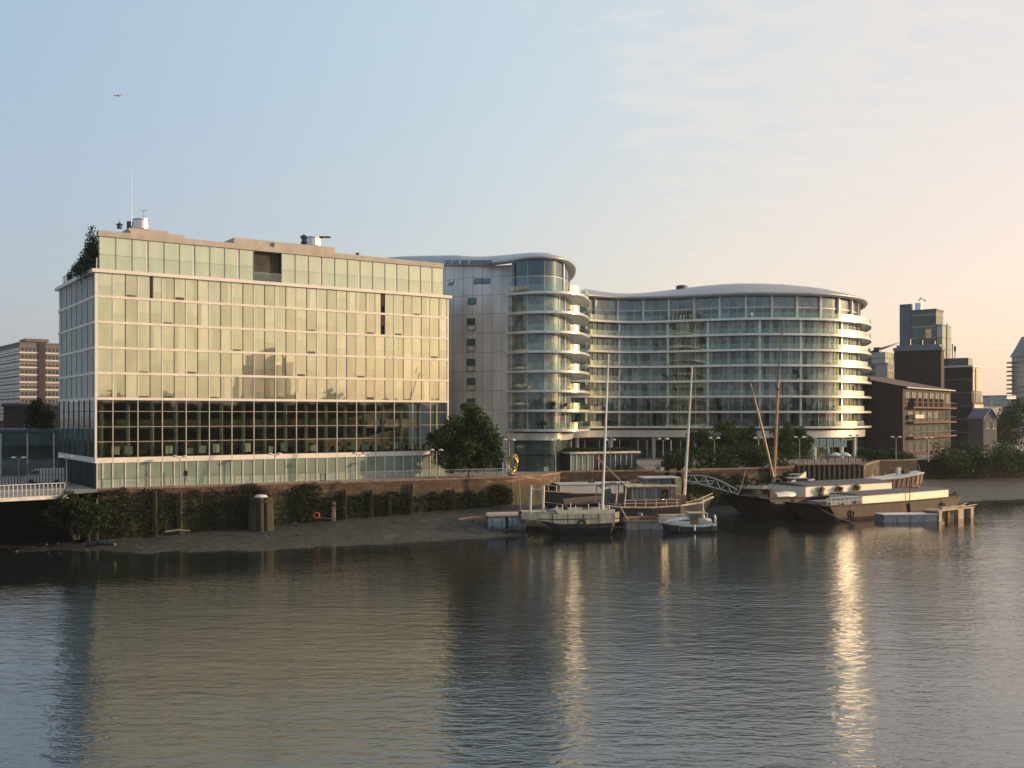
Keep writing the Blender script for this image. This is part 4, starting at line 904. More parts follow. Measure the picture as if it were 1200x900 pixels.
def person(px,D,z,label):
    x=PX(px,D); t=thing('person',label,'person',(x,D,z))
    me=bpy.data.meshes.new('body'); vs=[(0,0,.92),(0,0,1.15),(0,0,1.42),(0,0,1.52),(0,-.02,1.62),(0,-.02,1.74),(-.19,0,1.40),(-.25,.02,1.12),(-.23,-.08,.88),(.19,0,1.40),(.25,.02,1.12),(.22,-.1,.9),(-.1,0,.86),(-.11,-.06,.48),(-.11,.04,.08),(-.11,-.1,.04),(.1,0,.86),(.11,.06,.48),(.12,.12,.08),(.12,0,.04)]
    es=[(0,1),(1,2),(2,3),(3,4),(4,5),(2,6),(6,7),(7,8),(2,9),(9,10),(10,11),(0,12),(12,13),(13,14),(14,15),(0,16),(16,17),(17,18),(18,19)]
    me.from_pydata(vs,es,[]); o=bpy.data.objects.new('body',me); C.objects.link(o); o.parent=t; WL[o.name]=Vector((x,D,z)); me.materials.append(m_cloth)
    sk=o.modifiers.new('skin','SKIN'); rr=[.15,.15,.15,.06,.09,.08,.07,.05,.04,.07,.05,.04,.09,.065,.05,.04,.09,.065,.05,.04]
    for v,r_ in zip(me.skin_vertices[0].data,rr): v.radius=(r_,r_*.85)
    me.skin_vertices[0].data[0].use_root=True
    sb=o.modifiers.new('sub','SUBSURF'); sb.levels=1; sb.render_levels=2
    q=MB(); q.lathe(x,D-.03,[(.03,z+1.53),(.085,z+1.58),(.1,z+1.66),(.09,z+1.72),(.04,z+1.745)],10); q.build('face',m_skin,t)
    q=MB(); q.lathe(x,D-.005,[(.1,z+1.63),(.108,z+1.7),(.09,z+1.76),(.03,z+1.79)],10); q.build('hair',m_black,t)
    return t
person(217.5,124.6,GZ+.4,'person in dark clothes walking on the promenade before the office')
def van():
    x,y,z=PX(54,128),128,GZ; t=thing('van','pale van parked in the shade before the dark tree at left','van',(x,y,z))
    f=frame(x,y,.15); pr=[(-2.3,.35),(-2.3,1.1),(-1.9,1.25),(-1.2,1.95),(2.3,2.0),(2.4,1.0),(2.4,.35)]
    q=MB(f); a=[q.V((u,-.9,z+h)) for u,h in pr]; b=[q.V((u,.9,z+h)) for u,h in pr]; n=len(pr)
    for i in range(n): q.poly((a[i],a[(i+1)%n],b[(i+1)%n],b[i]))
    q.poly(a[::-1]); q.poly(b); q.build('body',m_white,t)
    q=MB(f); q.face([(-1.75,-.91,z+1.3),(-.6,-.91,z+1.3),(-.6,-.91,z+1.8),(-1.2,-.91,z+1.8)]); q.build('side_window',m_gldark,t)
    for u in (-1.5,1.5):
        for v in (-.85,.85):
            q=MB(); c=f(u,v-.1,z+.34); e=f(u,v+.1,z+.34); q.tube([c,e],.34,12); q.build('wheel',m_tyre,t)
van()
def ring():
    D=144; c=P(600,550.5,D); t=thing('ring_sculpture','upright twisted gilded ring sculpture on the corner of the river wall','sculpture',(c.x,D,6.2)); q=MB()
    for s in (0,1,2):
        pts=[]
        for k in range(33):
            a=2*math.pi*k/32; r=1.0+.16*math.sin(3*a+s*2.1); pts.append((c.x+.62*r*math.cos(a)+.12*math.sin(a)*2+.12*(s-1),D+.3*math.sin(3*a+s*2),7.55+1.28*r*math.sin(a)))
        q.tube(pts,.13,7,cap=False)
    q.build('ring',m_gold,t,smooth=True); q=MB(); q.box(c.x-.6,c.x+.4,D-.4,D+.4,5.9,6.3); q.build('plinth',m_cope,t)
ring()
b=P(640,556,145); t=thing('sign_board','small pale lit-looking board on the wall right of the gilded ring','sign',(b.x,145,6.3)); q=MB(); q.box(b.x-.32,b.x+.32,144.9,144.95,6.6,7.25); q.build('board',m_cream,t); q=MB(); q.box(b.x-.04,b.x+.04,144.96,145.04,5.9,7.0); q.build('post',m_dkst,t)
t=thing('gate_post','pair of pale gate posts at the end of the long railing','gate',(PX(592,141),141,GZ))
for px in (589.5,593.5): x=PX(px,141); q=MB(); q.box(x-.12,x+.12,140.9,141.1,GZ,GZ+2.2); q.build('post',m_white,t)
q=MB(); q.tube([(PX(594,141),141,GZ+1.8),(PX(600,141.5),141.5,GZ+1.0)],.05,5); q.build('stay',m_white,t)
# glass pavilion on the promenade
def pavilion():
    x0,x1,D=PX(669,158),PX(757,164),159; f=frame(x0,158.5,.38); L=11.6
    t=thing('pavilion','low glass pavilion with a planted flat roof behind the left pale mast','pavilion',(x0,158.5,GZ))
    q=MB(f); q.box(.1,L-.1,.1,5,GZ,8.55); q.build('wall',m_inwall,t)
    q=MB(f); q.box(-.4,L+.4,-.5,5.4,8.56,8.86); q.build('roof',m_white,t)
    q=MB(); 
    p=f(L/2,2.5,9.0)
    for k in range(2500):
        c=Vector(f(rnd(0,L),rnd(0,5),8.87+rnd(0,.45))); s=.2; u=Vector((random.gauss(0,1),random.gauss(0,1),random.gauss(0,1))).normalized(); v=u.cross(Vector((0,.3,1))).normalized(); q.face([(c-u*s)[:],(c+v*s*.5)[:],(c+u*s)[:],(c-v*s*.5)[:]])
    q.build('roof_planting',m_leafo,t)
    for k in range(12):
        a=k*L/12; q=MB(f); q.face([(a+.06,.0,GZ),(a+L/12-.06,0,GZ),(a+L/12-.06,0,8.5),(a+.06,0,8.5)],1 if k in(4,5) else 0); q.box(a-.05,a+.05,-.08,.06,GZ,8.55,2); q.build('window',[m_glgrnd if k<4 else m_gldark,m_open,m_alu],t)
pavilion()
# pale poster panels in the ground floor at the right end
for k in range(5):
    D=186; x=PX(956+k*8.2,D); t=thing('poster','pale hanging panel with faint grey marks in the ground floor window','poster',(x,D,PZ(524,D)),'row of pale poster panels')
    q=MB(); q.box(x-.52,x+.52,D-.04,D+.02,PZ(524,D),PZ(514.3,D)); q.build('panel',m_screen,t)
    q=MB()
    for j in range(3): 
        zz=PZ(516+j*2.5,D); q.box(x-.34+.1*((k+j)%3),x+.2+.07*((k*j)%3),D-.05,D-.041,zz-.2,zz)
    q.build('marks',mat('poster_mark',(.25,.3,.28),.7),t)
D=179
for px,w_,lab in ((969.5,1.0,'tall furled grey parasol standing on the promenade above the sheet piles'),):
    x=PX(px,D); t=thing('parasol',lab,'parasol',(x,D,GZ)); q=MB(); q.tube([(x,D,GZ),(x,D,GZ+3.6)],.04,6); q.build('pole',m_dkst,t); q=MB(); q.lathe(x,D,[(.18,GZ+.9),(.42,GZ+1.2),(.36,GZ+2.3),(.12,GZ+3.4),(.03,GZ+3.55)],10); q.build('canopy',m_blueg,t)
for px,lab in ((979,'left of two open pale parasols above the sheet pile wall'),(990,'right of two open pale parasols above the sheet pile wall')):
    x=PX(px,D); t=thing('parasol',lab,'parasol',(x,D,GZ),'open pale parasols'); q=MB(); q.tube([(x,D,GZ),(x,D,GZ+2.1)],.04,6); q.build('pole',m_dkst,t); q=MB(); q.lathe(x,D,[(1.1,GZ+1.5),(1.0,GZ+1.75),(.55,GZ+2.05),(.05,GZ+2.2)],14); q.build('canopy',m_white,t)

# ------------------------------------------------------------------ foreshore objects
def pile_cluster():
    D=121.2; x=PX(306,D); t=thing('pile_cluster','round cluster of weedy timber piles with a white capped top on the mud','mooring piles',(x,D,1.2)); random.seed(3)
    z1=PZ(583,D)
    for k in range(9):
        a=2*math.pi*k/9; r=1.0; q=MB(); px,py=x+r*math.cos(a),D+r*math.sin(a); q.tube([(px+.12*math.cos(a),py,.5),(px,py,z1+rnd(-.1,.05))],[.42,.36],9); q.build('pile',wood_alg,t)
    q=MB(); q.lathe(x,D,[(1.45,z1-.5),(1.47,z1-.3)],20); q.build('iron_band',m_rust,t)
    q=MB(); q.lathe(x,D,[(.8,z1+.06),(.75,z1+.16),(.55,z1+.3),(.25,z1+.36)],14); q.build('cap',m_white,t)
wood_alg=mat('algae_timber',(.04,.036,.016),.85,0,.5,1.4,.5,tint=(.08,.07,.03),streak=True)
pile_cluster()
FG='timber fender posts along the brick wall'
a,b=Vector((-46.5,115)),Vector((0,138)); dd=(b-a).normalized(); nn=Vector((dd.y,-dd.x))
for i,(px,h,lab) in enumerate(((103,3.2,'short fender post at the left end of the brick wall by the low scrub'),(112,3.4,'fender post second from the left end of the brick wall'),(181,5.4,'tall fender post below the left part of the office'),(210,5.0,'tall dark fender post under the black-clad walker'),(390,2.5,'pale thin fender post right of the mooring frame'),(403,3.9,'dark fender post below the middle of the long wall'),(434,3.6,'dark fender post with weeds, right of the middle of the wall'),(456,2.8,'stubby fender post below the right part of the office'),(481,4.0,'dark fender post below the promenade tree side of the office'),(530,2.9,'last fender post before the wall corner'))):
    # intersection of the ray with the wall line
    k=(px-600)/1200; tt=(k*a.y-a.x)/(dd.x-k*dd.y); p=a+dd*tt+nn*.35; z=.2+2.2*tt/52; t=thing('fender_post',lab,'post',(p.x,p.y,z-.5),FG)
    q=MB(); q.box(p.x-.2,p.x+.2,p.y-.2,p.y+.2,z-.5,z+h); q.build('post',wood_alg if i!=4 else m_pale,t); q=MB(); q.box(p.x-.24,p.x+.24,p.y-.24,p.y+.24,z+h-.5,z+h-.35); q.build('iron_strap',m_rust,t)
x,D=PX(371,124),124; t=thing('lifebuoy','red lifebuoy lying against the foot of the wall','lifebuoy',(x,D,PZ(606,D))); z=PZ(604,D); q=MB(); q.tube([(x+.32*math.cos(k*math.pi/8),D+.05*math.sin(k*math.pi/8),z+.32*math.sin(k*math.pi/8)) for k in range(17)],.11,7,cap=False); q.build('ring',m_red,t)
q=MB(); q.tube([(x+.4,D,z-.25),(x+1.4,D-.5,z-.3),(x+2.4,D-.7,z-.28)],.04,5); q.build('rope',m_pale,t)
x,D=PX(380,130.8),130.8; t=thing('ladder','dark narrow ladder frame sticking up over the wall top','ladder',(x,D,2.2))
for s in (-.3,.3): q=MB(); q.box(x+s-.05,x+s+.05,D-.75,D-.65,2.0,7.2); q.build('stile',m_dkst,t)
q=MB()
for k in range(14): q.box(x-.25,x+.25,D-.72,D-.68,2.3+k*.36,2.36+k*.36)
q.build('rungs',m_dkst,t)
random.seed(17)
DG='driftwood and rubble on the mud'
def drift(px,py,D,L,r,a,lab,m):
    p=P(px,py,D); t=thing('driftwood',lab,'driftwood',p,DG); dx,dy=math.cos(a)*L/2,math.sin(a)*L/2
    q=MB(); q.tube([(p.x-dx,p.y-dy,p.z),(p.x,p.y+.1,p.z+r*1.3),(p.x+dx,p.y+dy,p.z+r)],[r,r*1.1,r*.6],7); q.build('log',m,t)
    q=MB(); q.tube([(p.x,p.y,p.z+r),(p.x+dx*.3,p.y-.2,p.z+r*3.5)],[r*.4,r*.2],5); q.build('branch',m,t)
drift(555,608,127,3.8,.11,.25,'long pale log lying on the mud left of the pontoon floats',m_pale)
drift(208,623,110,2.6,.1,.1,'brownish plank-like log on the mud below the wall',m_pale)
drift(118,640,108,4.2,.3,-.45,'dark slimy timber baulk at the left end of the mud',m_black)
drift(344,617,118,1.1,.22,.2,'short black log right of the pile cluster',m_black)
drift(338,621,117,.8,.16,.4,'stubby black lump of wood right of the pile cluster',m_black)
drift(598,623,124.6,1.6,.2,.1,'dark log at the water edge below the pontoon floats',m_black)

# ------------------------------------------------------------------ boats
def hull(q,st,mi=0,mdeck=1,bil=.75):
    """st: (x_top, x_keel, half beam at deck, half beam at bilge, z keel, z sheer)"""
    rows=[]
    for xt,xk,bt,bb,zk,zs in st:
        zm=zk+(zs-zk)*.35; xm=xk+(xt-xk)*.35
        rows.append([(xt,-bt,zs),(xm,-(bb+(bt-bb)*bil),zm),(xk,-bb*.8,zk),(xk,bb*.8,zk),(xm,bb+(bt-bb)*bil,zm),(xt,bt,zs)])
    q.grid(rows,mi); q.face(rows[0][::-1],mi); q.face(rows[-1],mi)
    q.grid([[(r[0][0],r[0][1]+.05,r[0][2]-.12),(r[5][0],r[5][1]-.05,r[5][2]-.12)] for r in rows],mdeck)
# ---- rusty dumb barges
def barge(name,label,ox,oy,ang,L,B,z0,deck,hullm,c0,c1,ch,roofz,sheer=.4):
    f=frame(ox,oy,ang); t=thing(name,label,'barge',(ox,oy,0))
    q=MB(f); h=B/2; st=[(-3.2,.5,h*.96,h*.9,deck-.5,deck+sheer),(-1.5,.7,h,h*.96,-.2,deck+sheer*.6),(2.2,2.4,h,h,-.5,deck+.1),(L*.5,L*.5,h,h,-.5,deck),(L-2.5,L-2.7,h,h,-.5,deck+.05),(L-.6,L-1.5,h,h*.95,-.4,deck+.15),(L+.2,L-1.2,h*.97,h*.9,.3,deck+.2)]
    st=[(a,b,c,d,e,g) for a,b,c,d,e,g in st]
    hull(q,st,0,1); q.build('hull',[hullm,m_rust],t)
    q=MB(f)
    for s in (-1,1):
        pts=[(a,s*(c+.04),g-.05) for a,b,c,d,e,g in st]; q.tube(pts,.11,5)
    q.build('rubbing_band',m_rust,t)
    q=MB(f); q.prism([(c0,-h+.55),(c1,-h+.55),(c1,h-.55),(c0,h-.55)],deck-.1,deck+ch,0); q.build('hatch_coaming',m_hatch,t)
    q=MB(f); n=10; rows=[[(c0-.1,y,deck+ch+.01+(roofz*(1-(y/(h-.4))**2))) for y in [(-1+2*k/n)*(h-.4) for k in range(n+1)]]]; rows.append([(c1+.1,p[1],p[2]) for p in rows[0]])
    q.grid(rows); q.face([*rows[0],(c0-.1,h-.4,deck+ch-.06),(c0-.1,-h+.4,deck+ch-.06)]); q.face([*rows[1][::-1],(c1+.1,-h+.4,deck+ch-.06),(c1+.1,h-.4,deck+ch-.06)])
    for s in (-1,1): q.box(c0-.1,c1+.1,s*(h-.4)-.03,s*(h-.4)+.03,deck+ch-.08,deck+ch+.012)
    q.build('hatch_cover',m_greyr,t)
    for s in (-1,1):
        for x in (-1.6,L-1.2):
            q=MB(f)
            for d in (-.25,.25): q.tube([(x+d,s*(h-.5),deck+.1),(x+d,s*(h-.5),deck+.75)],.13,7)
            q.build('bollard',m_dkst,t)
    return t,f

BANG=R(36)
bA,fA=barge('barge','dark-hulled barge with long cream hatch side and grey curved cover, behind the rusty one',34.9,147.2,R(31),30,8.4,0,2.75,m_rust2,6.4,25,1.6,.3)
bB,fB=barge('barge','rusty brown barge with a cream hatch side lying behind the timber pontoon',42.2,142.0,BANG,31,6.6,0,2.1,m_rust,6.6,28.2,1.2,.12)
def barge_gear():
    q=MB(fB)                                            # light guard rail on the bow
    for k in range(9): q.tube([(-1.5+k*.95,-2.9,2.2),(-1.5+k*.95,-2.9,3.3)],.04,4)
    for z in (2.75,3.28): q.tube([(-1.5,-2.9,z),(6.1,-2.9,z)],.03,4)
    q.build('guard_rail',m_white,bB)
    q=MB(fB); q.box(.5,6.2,-1.9,1.9,2.05,2.55); q.build('fore_hatch',m_blueg,bB)
    q=MB(fB); q.tube([(17.5,-3.1,2.1),(17.5,-3.1,5.0)],.06,5); q.build('davit_pole',m_dkst,bB)
    q=MB(fB); q.tube([(16.8,-3.42,1.75),(17.0,-3.45,.2)],.18,6); q.build('fender',m_tyre,bB)
    q=MB(fA); q.box(-.6,.1,-3.6,-2.9,2.8,4.0); q.build('winch',m_rust,bA)
barge_gear()
def dinghy():
    f=lambda x,y,z:fA(2.9+x,-2.9+y,2.95+z); t=thing('dinghy','upturned white dinghy on the foredeck of the dark barge','dinghy',f(0,0,0)); q=MB(f)
    rows=[]
    for k in range(9):
        u=-1+k/4; w_=.85*(1-.55*max(0,u)**2-.12*max(0,-u)); rows.append([(u*2.0,w_*math.cos(a),.02+.72*(1-.25*u*u)*math.sin(a)) for a in [math.pi*j/8 for j in range(9)]])
    q.grid(rows); q.face(rows[0]); q.face(rows[-1][::-1]); q.build('hull',m_white,t,smooth=True)
    q=MB(f); q.tube([(-1.9,-.8,.06),(0,-.88,.05),(1.95,-.42,.06)],.05,5); q.build('gunwale',m_blueg,t)
dinghy()
for i,(x,lab) in enumerate(((9.2,'left of three round potted shrubs on the dark barge before the cream hatch'),(13.0,'middle one of three round potted shrubs before the cream hatch'),(16.8,'right one of three round potted shrubs before the cream hatch'))):
    p=fA(x,-3.95,2.72); t=thing('potted_shrub',lab,'potted shrub',p,'round potted shrubs on the barge deck'); random.seed(200+i)
    q=MB(); q.lathe(p[0],p[1],[(.28,p[2]),(.38,p[2]+.5)],10); q.build('pot',m_wood,t)
    q=MB(); leaves(q,[(p[0],p[1],p[2]+1.0,.62,.85)],420,.17); q.build('foliage',m_leafo,t)
# ---- timber pontoon beside the rusty barge
def pontoon():
    o=(50.5,139.2); an=R(8); f=frame(*o,an); t=thing('pontoon','floating pontoon of blue-grey floats with an open timber frame end','pontoon',(o[0],o[1],0))
    for k in range(4):
        q=MB(f); a=k*1.95; q.box(a+.04,a+1.9,-.05,2.6,-.4,.88+rnd(-.05,.05)); q.box(a+.0,a+1.94,-.1,2.65,.94,1.04,1); q.build('float',[m_blueg,m_white],t)
    f2=frame(*f(7.9,0,0)[:2],R(38))
    q=MB(f2); q.box(-.1,9.6,-.2,2.2,1.35,1.5)
    for k in range(9): q.box(rnd(0,8),rnd(0,8)+1,.2+k*.1,.4+k*.15,1.5,1.5+rnd(.1,.3))
    q.build('deck',m_pale,t)
    for x in (.1,5.2,5.9,8.6):
        q=MB(f2); q.box(x,x+.75,-.15,.5,-.5,1.34); q.build('timber_post',m_pale,t)
    for x in (.3,5.4,8.8): q=MB(f2); q.box(x,x+.5,1.5,2.0,-.5,1.34); q.build('timber_post',m_wood,t)
    q=MB(f2); q.tube([(6,-.1,1.6),(11.2,.4,1.72)],.09,5); q.tube([(5.2,.4,1.58),(8.8,.5,2.05)],.07,5); q.build('spar',m_pale,t)
pontoon()
# ---- wooden boat with upswept stern, on the far side of the barges
def wooden_boat():
    f=frame(PX(1003,170),168,R(18)); L=10.8; t=thing('wooden_boat','brown planked boat with a pale swept-up deck and light ribs, beyond the rusty barge','boat',f(0,0,0)); q=MB(f)
    st=[(-4.5,-1.5,.3,.2,3.3,4.35),(-1.,0,1.3,.9,2.2,4.0),(2,2.5,2.0,1.6,1.9,4.0),(6,6,2.2,1.9,1.9,4.25),(9.5,9.3,2.1,1.8,2.0,4.75),(11.2,10.6,1.7,1.5,2.3,5.0)]
    hull(q,st,0,1); q.build('hull',[m_wood2,m_white],t)
    q=MB(f); q.prism([(-1,-1.6),(11,-2.3),(11,2.3),(-1,1.6)],-.5,1.95); q.build('lower_hull',m_rust2,t)
    def edge(x,tz):
        for (a,b) in zip(st[:-1],st[1:]):
            if a[0]<=x<=b[0]: k=(x-a[0])/(b[0]-a[0]); return (a[2]+(b[2]-a[2])*k, a[5]+(b[5]-a[5])*k)
        return (1.7,5.0)
    for k in range(9):
        x=3.2+k*.92; w_,zs=edge(x,0); q=MB(f); q.tube([(x,-w_-.06,zs-.25),(x-.25,-w_*.93-.05,2.75)],.09,4); q.build('rib',m_pale,t)
    q=MB(f)
    for s in (-1,1): q.tube([(a[0],s*(a[2]+.02),a[5]+.03) for a in st],.14,6)
    q.build('gunwale',m_white,t)
    q=MB(f); rows=[]
    for a in st[1:]: rows.append([(a[0],-a[2]+.1,a[5]+.05),(a[0],0,a[5]+.3),(a[0],a[2]-.1,a[5]+.05)])
    q.grid(rows); q.build('deck_cover',m_white,t)
    q=MB(f); q.box(7.2,7.8,-.4,.2,4.6,5.9); q.build('deck_post',m_white,t)
    q=MB(f); q.box(8.2,9.3,-.6,.5,4.9,5.5); q.build('deck_box',m_rust,t)
    q=MB(f)
    for x in (-2,1.5,4.): q.tube([(x,-1.2,4.0),(x,-1.2,5.0)],.04,4)
    q.build('stanchions',m_white,t)
wooden_boat()
# ---- sailing barge with brown mast and sprit
def sailing_barge():
    D=161; x0=PX(842,D); f=frame(x0,D-1.5,R(4)); t=thing('sailing_barge','old sailing barge with brown mast, leaning sprit and cream gunwale','boat',(x0,D-1.5,0)); L=13.2
    st=[(-.5,.3,1.0,.8,.5,3.6),(1.5,1.8,2.0,1.8,-.4,3.35),(6,6,2.2,2,-.4,3.2),(10,10,1.8,1.4,-.3,3.5),(12.2,11.6,.9,.5,.2,4.1),(13.6,12.3,.1,.08,.8,4.9)]
    q=MB(f); hull(q,st,0,1); q.build('hull',[m_black,m_wood],t)
    q=MB(f)
    for s in (-1,1): q.grid([[(a[0],s*(a[2]+.03),a[5]-.05),(a[0],s*(a[2]+.05),a[5]+.5+(.35 if a[0]>11 else 0))] for a in st])
    q.build('gunwale',m_cream,t)
    q=MB(f); q.box(2,5.2,-1.2,1.2,3.1,4.3); q.box(5.6,7,-.9,.9,3.1,3.9); q.build('cabin',m_pale,t)
    q=MB(f); q.box(3.0,5.0,-1.35,1.3,4.31,4.42); q.build('cabin_roof',m_white,t)
    mx=(905-842)/1200*D
    top=P(914,378,D); mid=P(909,447,D); q=MB(); m0=f(mx,0,3.2); mm=(m0[0]+(mid.x-m0[0])*1,mid.y-1.5,mid.z); q.tube([m0,mm],[.26,.2],8); q.build('mast',m_mast,t)
    q=MB(); q.tube([(mm[0]-.12,mm[1],mm[2]-1.2),(top.x,D-1.5,top.z)],[.15,.06],7); q.build('topmast',m_mastd,t)
    q=MB(); q.tube([f(mx,-.35,4.2),(PX(889,D),D-1.9,PZ(500,D)),(PX(876,D),D-2.1,PZ(450,D))],[.2,.2,.12],8); q.build('sprit',m_mast,t)
    q=MB(); q.lathe(mm[0],mm[1],[(.3,mm[2]-1.5),(.32,mm[2]-1.2)],8); q.lathe(top.x,D-1.5,[(.16,top.z-.1),(.18,top.z+.15)],8); q.build('mast_cap',m_mastd,t)
    q=MB(); 
    for e in (f(12.9,0,4.8),f(1,-1.6,3.8),f(9.5,-1.7,4),f(9.5,1.7,4)): q.tube([(top.x,D-1.5,top.z-.3),e],.018,3)
    q.build('rigging',m_mastd,t)
    q=MB(f); 
    for x in (.8,8.6): q.tube([(x+.8*math.cos(a),-1.6,3.5+1.25*math.sin(a)) for a in [math.pi*k/10 for k in range(11)]],.05,5)
    q.build('hoop',m_white,t)
    q=MB(f)
    for x in (1.6,2.6,7.6,10.2,11): q.tube([(x,-1.7,3.3),(x,-1.7,4.5+.3*math.sin(x*5))],.05,5)
    q.build('stanchions',m_pale,t)
    q=MB(f); q.lathe(10.9,.3,[(.05,3.5),(.4,3.6),(.4,4.2),(.1,4.3)],10); q.build('capstan',m_rust,t)
sailing_barge()
def launch():
    D=160.8; f=frame(PX(920,D),D-1,R(6)); t=thing('launch','small pale cabin launch between the sailing barge bow and the sheet piles','boat',f(0,0,0)); z=3.6
    st=[(-.3,0,.9,.7,1.2,3.6),(1.5,1.5,1.1,.9,1.0,3.5),(3.6,3.3,.7,.5,1.2,3.7),(4.6,4.0,.08,.06,1.8,4.0)]
    q=MB(f); hull(q,st); q.build('hull',[m_creamd,m_wood],t)
    q=MB(f); q.box(.2,2.8,-.8,.8,3.4,4.7); q.build('cabin',m_dkst,t)
    q=MB(f); q.box(0,3.0,-.95,.95,4.71,4.85); q.build('cabin_roof',m_white,t)
    q=MB(f); q.box(.5,2.2,-.4,.4,5.3,5.42); 
    for x in (.6,2.1): q.box(x-.04,x+.04,-.04,.04,4.86,5.29)
    q.build('roof_rack',m_white,t)
    q=MB(f); q.prism([(-.2,-.9),(4,-.6),(4,.6),(-.2,.9)],-.5,1.3); q.build('lower_hull',m_black,t)
launch()
# ---- gangway and jetty
def gangway():
    a=Vector((PX(800,152),152,5.0)); b=Vector((PX(864,150.5),150.5,3.0)); t=thing('gangway','white arched truss gangway sloping from the bank down to the dark barge','gangway',a); d=b-a; n=Vector((-d.y,d.x,0)).normalized()*.75; N=10
    for s in (-1,1):
        q=MB(); bot=[a+d*k/N+n*s for k in range(N+1)]; tp=[a+d*k/N+n*s+Vector((0,0,.55+.85*math.sin(math.pi*k/N))) for k in range(N+1)]
        q.tube(bot,.085,6); q.tube(tp,.085,6)
        for k in range(N): q.tube([bot[k],tp[k+1]] if k%2 else [tp[k],bot[k+1]],.05,5)
        q.build('truss',m_lamp,t)
    q=MB(); q.face([(a+n)[:],(a-n)[:],(b-n)[:],(b+n)[:]]); q.face([(x+Vector((0,0,-.08)))[:] for x in (a-n,a+n,b+n,b-n)]); q.build('walkway',m_greyr,t)
    q=MB(); q.tube([P(782,563,154),P(800,565,153),P(836,563.5,153)],.05,5); q.tube([P(782,566.5,154),P(836,567,153)],.04,5); q.build('handrail',m_white,t)
gangway()
def jetty():
    t=thing('jetty','small wooden jetty platform on square posts with pale lit ends','jetty',(PX(791,152),152,0)); f=frame(PX(778,152),151.4,R(3))
    for x in (.2,1.9): q=MB(f); q.box(x,x+.55,0,.55,-.5,6.9); q.build('post',m_dock,t)
    q=MB(f); q.box(-1.4,3.9,-.1,.6,6.1,6.32); q.build('platform',m_pale,t)
    for x in (-.6,2.9): q=MB(f); q.box(x,x+.5,-.16,.3,6.33,6.85); q.build('end_block',m_cream,t)
jetty()
# ---- long white barge behind the pontoon
def white_barge():
    f=frame(PX(618,149),144.6,R(12)); L=17.2; t=thing('barge','long white-sided barge moored under the ochre river wall','barge',f(0,0,0))
    st=[(-1.2,1.8,.5,.3,1.6,4.8),(1.5,2.5,2.2,1.8,.3,4.0),(6,6,2.5,2.2,-.4,3.6),(12,12,2.5,2.2,-.4,3.5),(L,L-.4,2.2,2.0,.2,3.7)]
    q=MB(f); hull(q,st); q.build('hull',[m_black,m_greyr],t)
    q=MB(f); q.box(4.2,L-.8,-1.9,1.9,3.4,4.75); q.build('hatch_side',m_white,t)
    q=MB(f); q.box(4.,L-.6,-2.05,2.05,4.76,4.9); q.build('hatch_cover',m_white,t)
    q=MB(f)
    for s in (-1,1): q.tube([(a[0],s*a[2],a[5]) for a in st],.12,6)
    q.build('rubbing_band',m_pale,t)
    q=MB(f)
    for k in range(5): q.tube([(-.8+k*1.1,-1.2-.25*k,4.5-.15*k),(-.8+k*1.1,-1.2-.25*k,5.5-.2*k)],.05,4)
    q.build('stanchions',m_white,t)
    q=MB(f); q.tube([(-.8,-1.2,5.4),(3.6,-2.2,4.6)],.04,4); q.build('rail_wire',m_white,t)
    q=MB(f); q.box(9,9.7,-.4,.4,4.91,5.35); q.build('deck_box',m_dkst,t)
white_barge()
def dark_tender():
    f=frame(PX(652,139),137.5,R(8)); t=thing('work_boat','low dark work boat with patched wooden deck behind the cream landing craft','boat',f(0,0,0))
    st=[(-1.8,-.6,.3,.2,1.2,2.9),(.5,1,1.6,1.3,.6,2.6),(4,4,1.9,1.7,.4,2.7),(7,6.8,1.7,1.5,.6,3.0)]
    q=MB(f); hull(q,st); q.build('hull',[m_black,m_wood],t)
    q=MB(f); q.face([(.8,-1.4,2.75),(6.6,-1.5,3.15),(6.6,0,3.75),(.8,0,3.3)]); q.face([(.8,0,3.3),(6.6,0,3.75),(6.6,1.5,3.15),(.8,1.4,2.75)]); q.build('deck_tarpaulin',m_wood,t)
    q=MB(f); q.tube([(5.2,-1.6,2.9),(10.4,-1.9,2.35)],.12,5); q.build('boat_pole',m_white,t)
dark_tender()
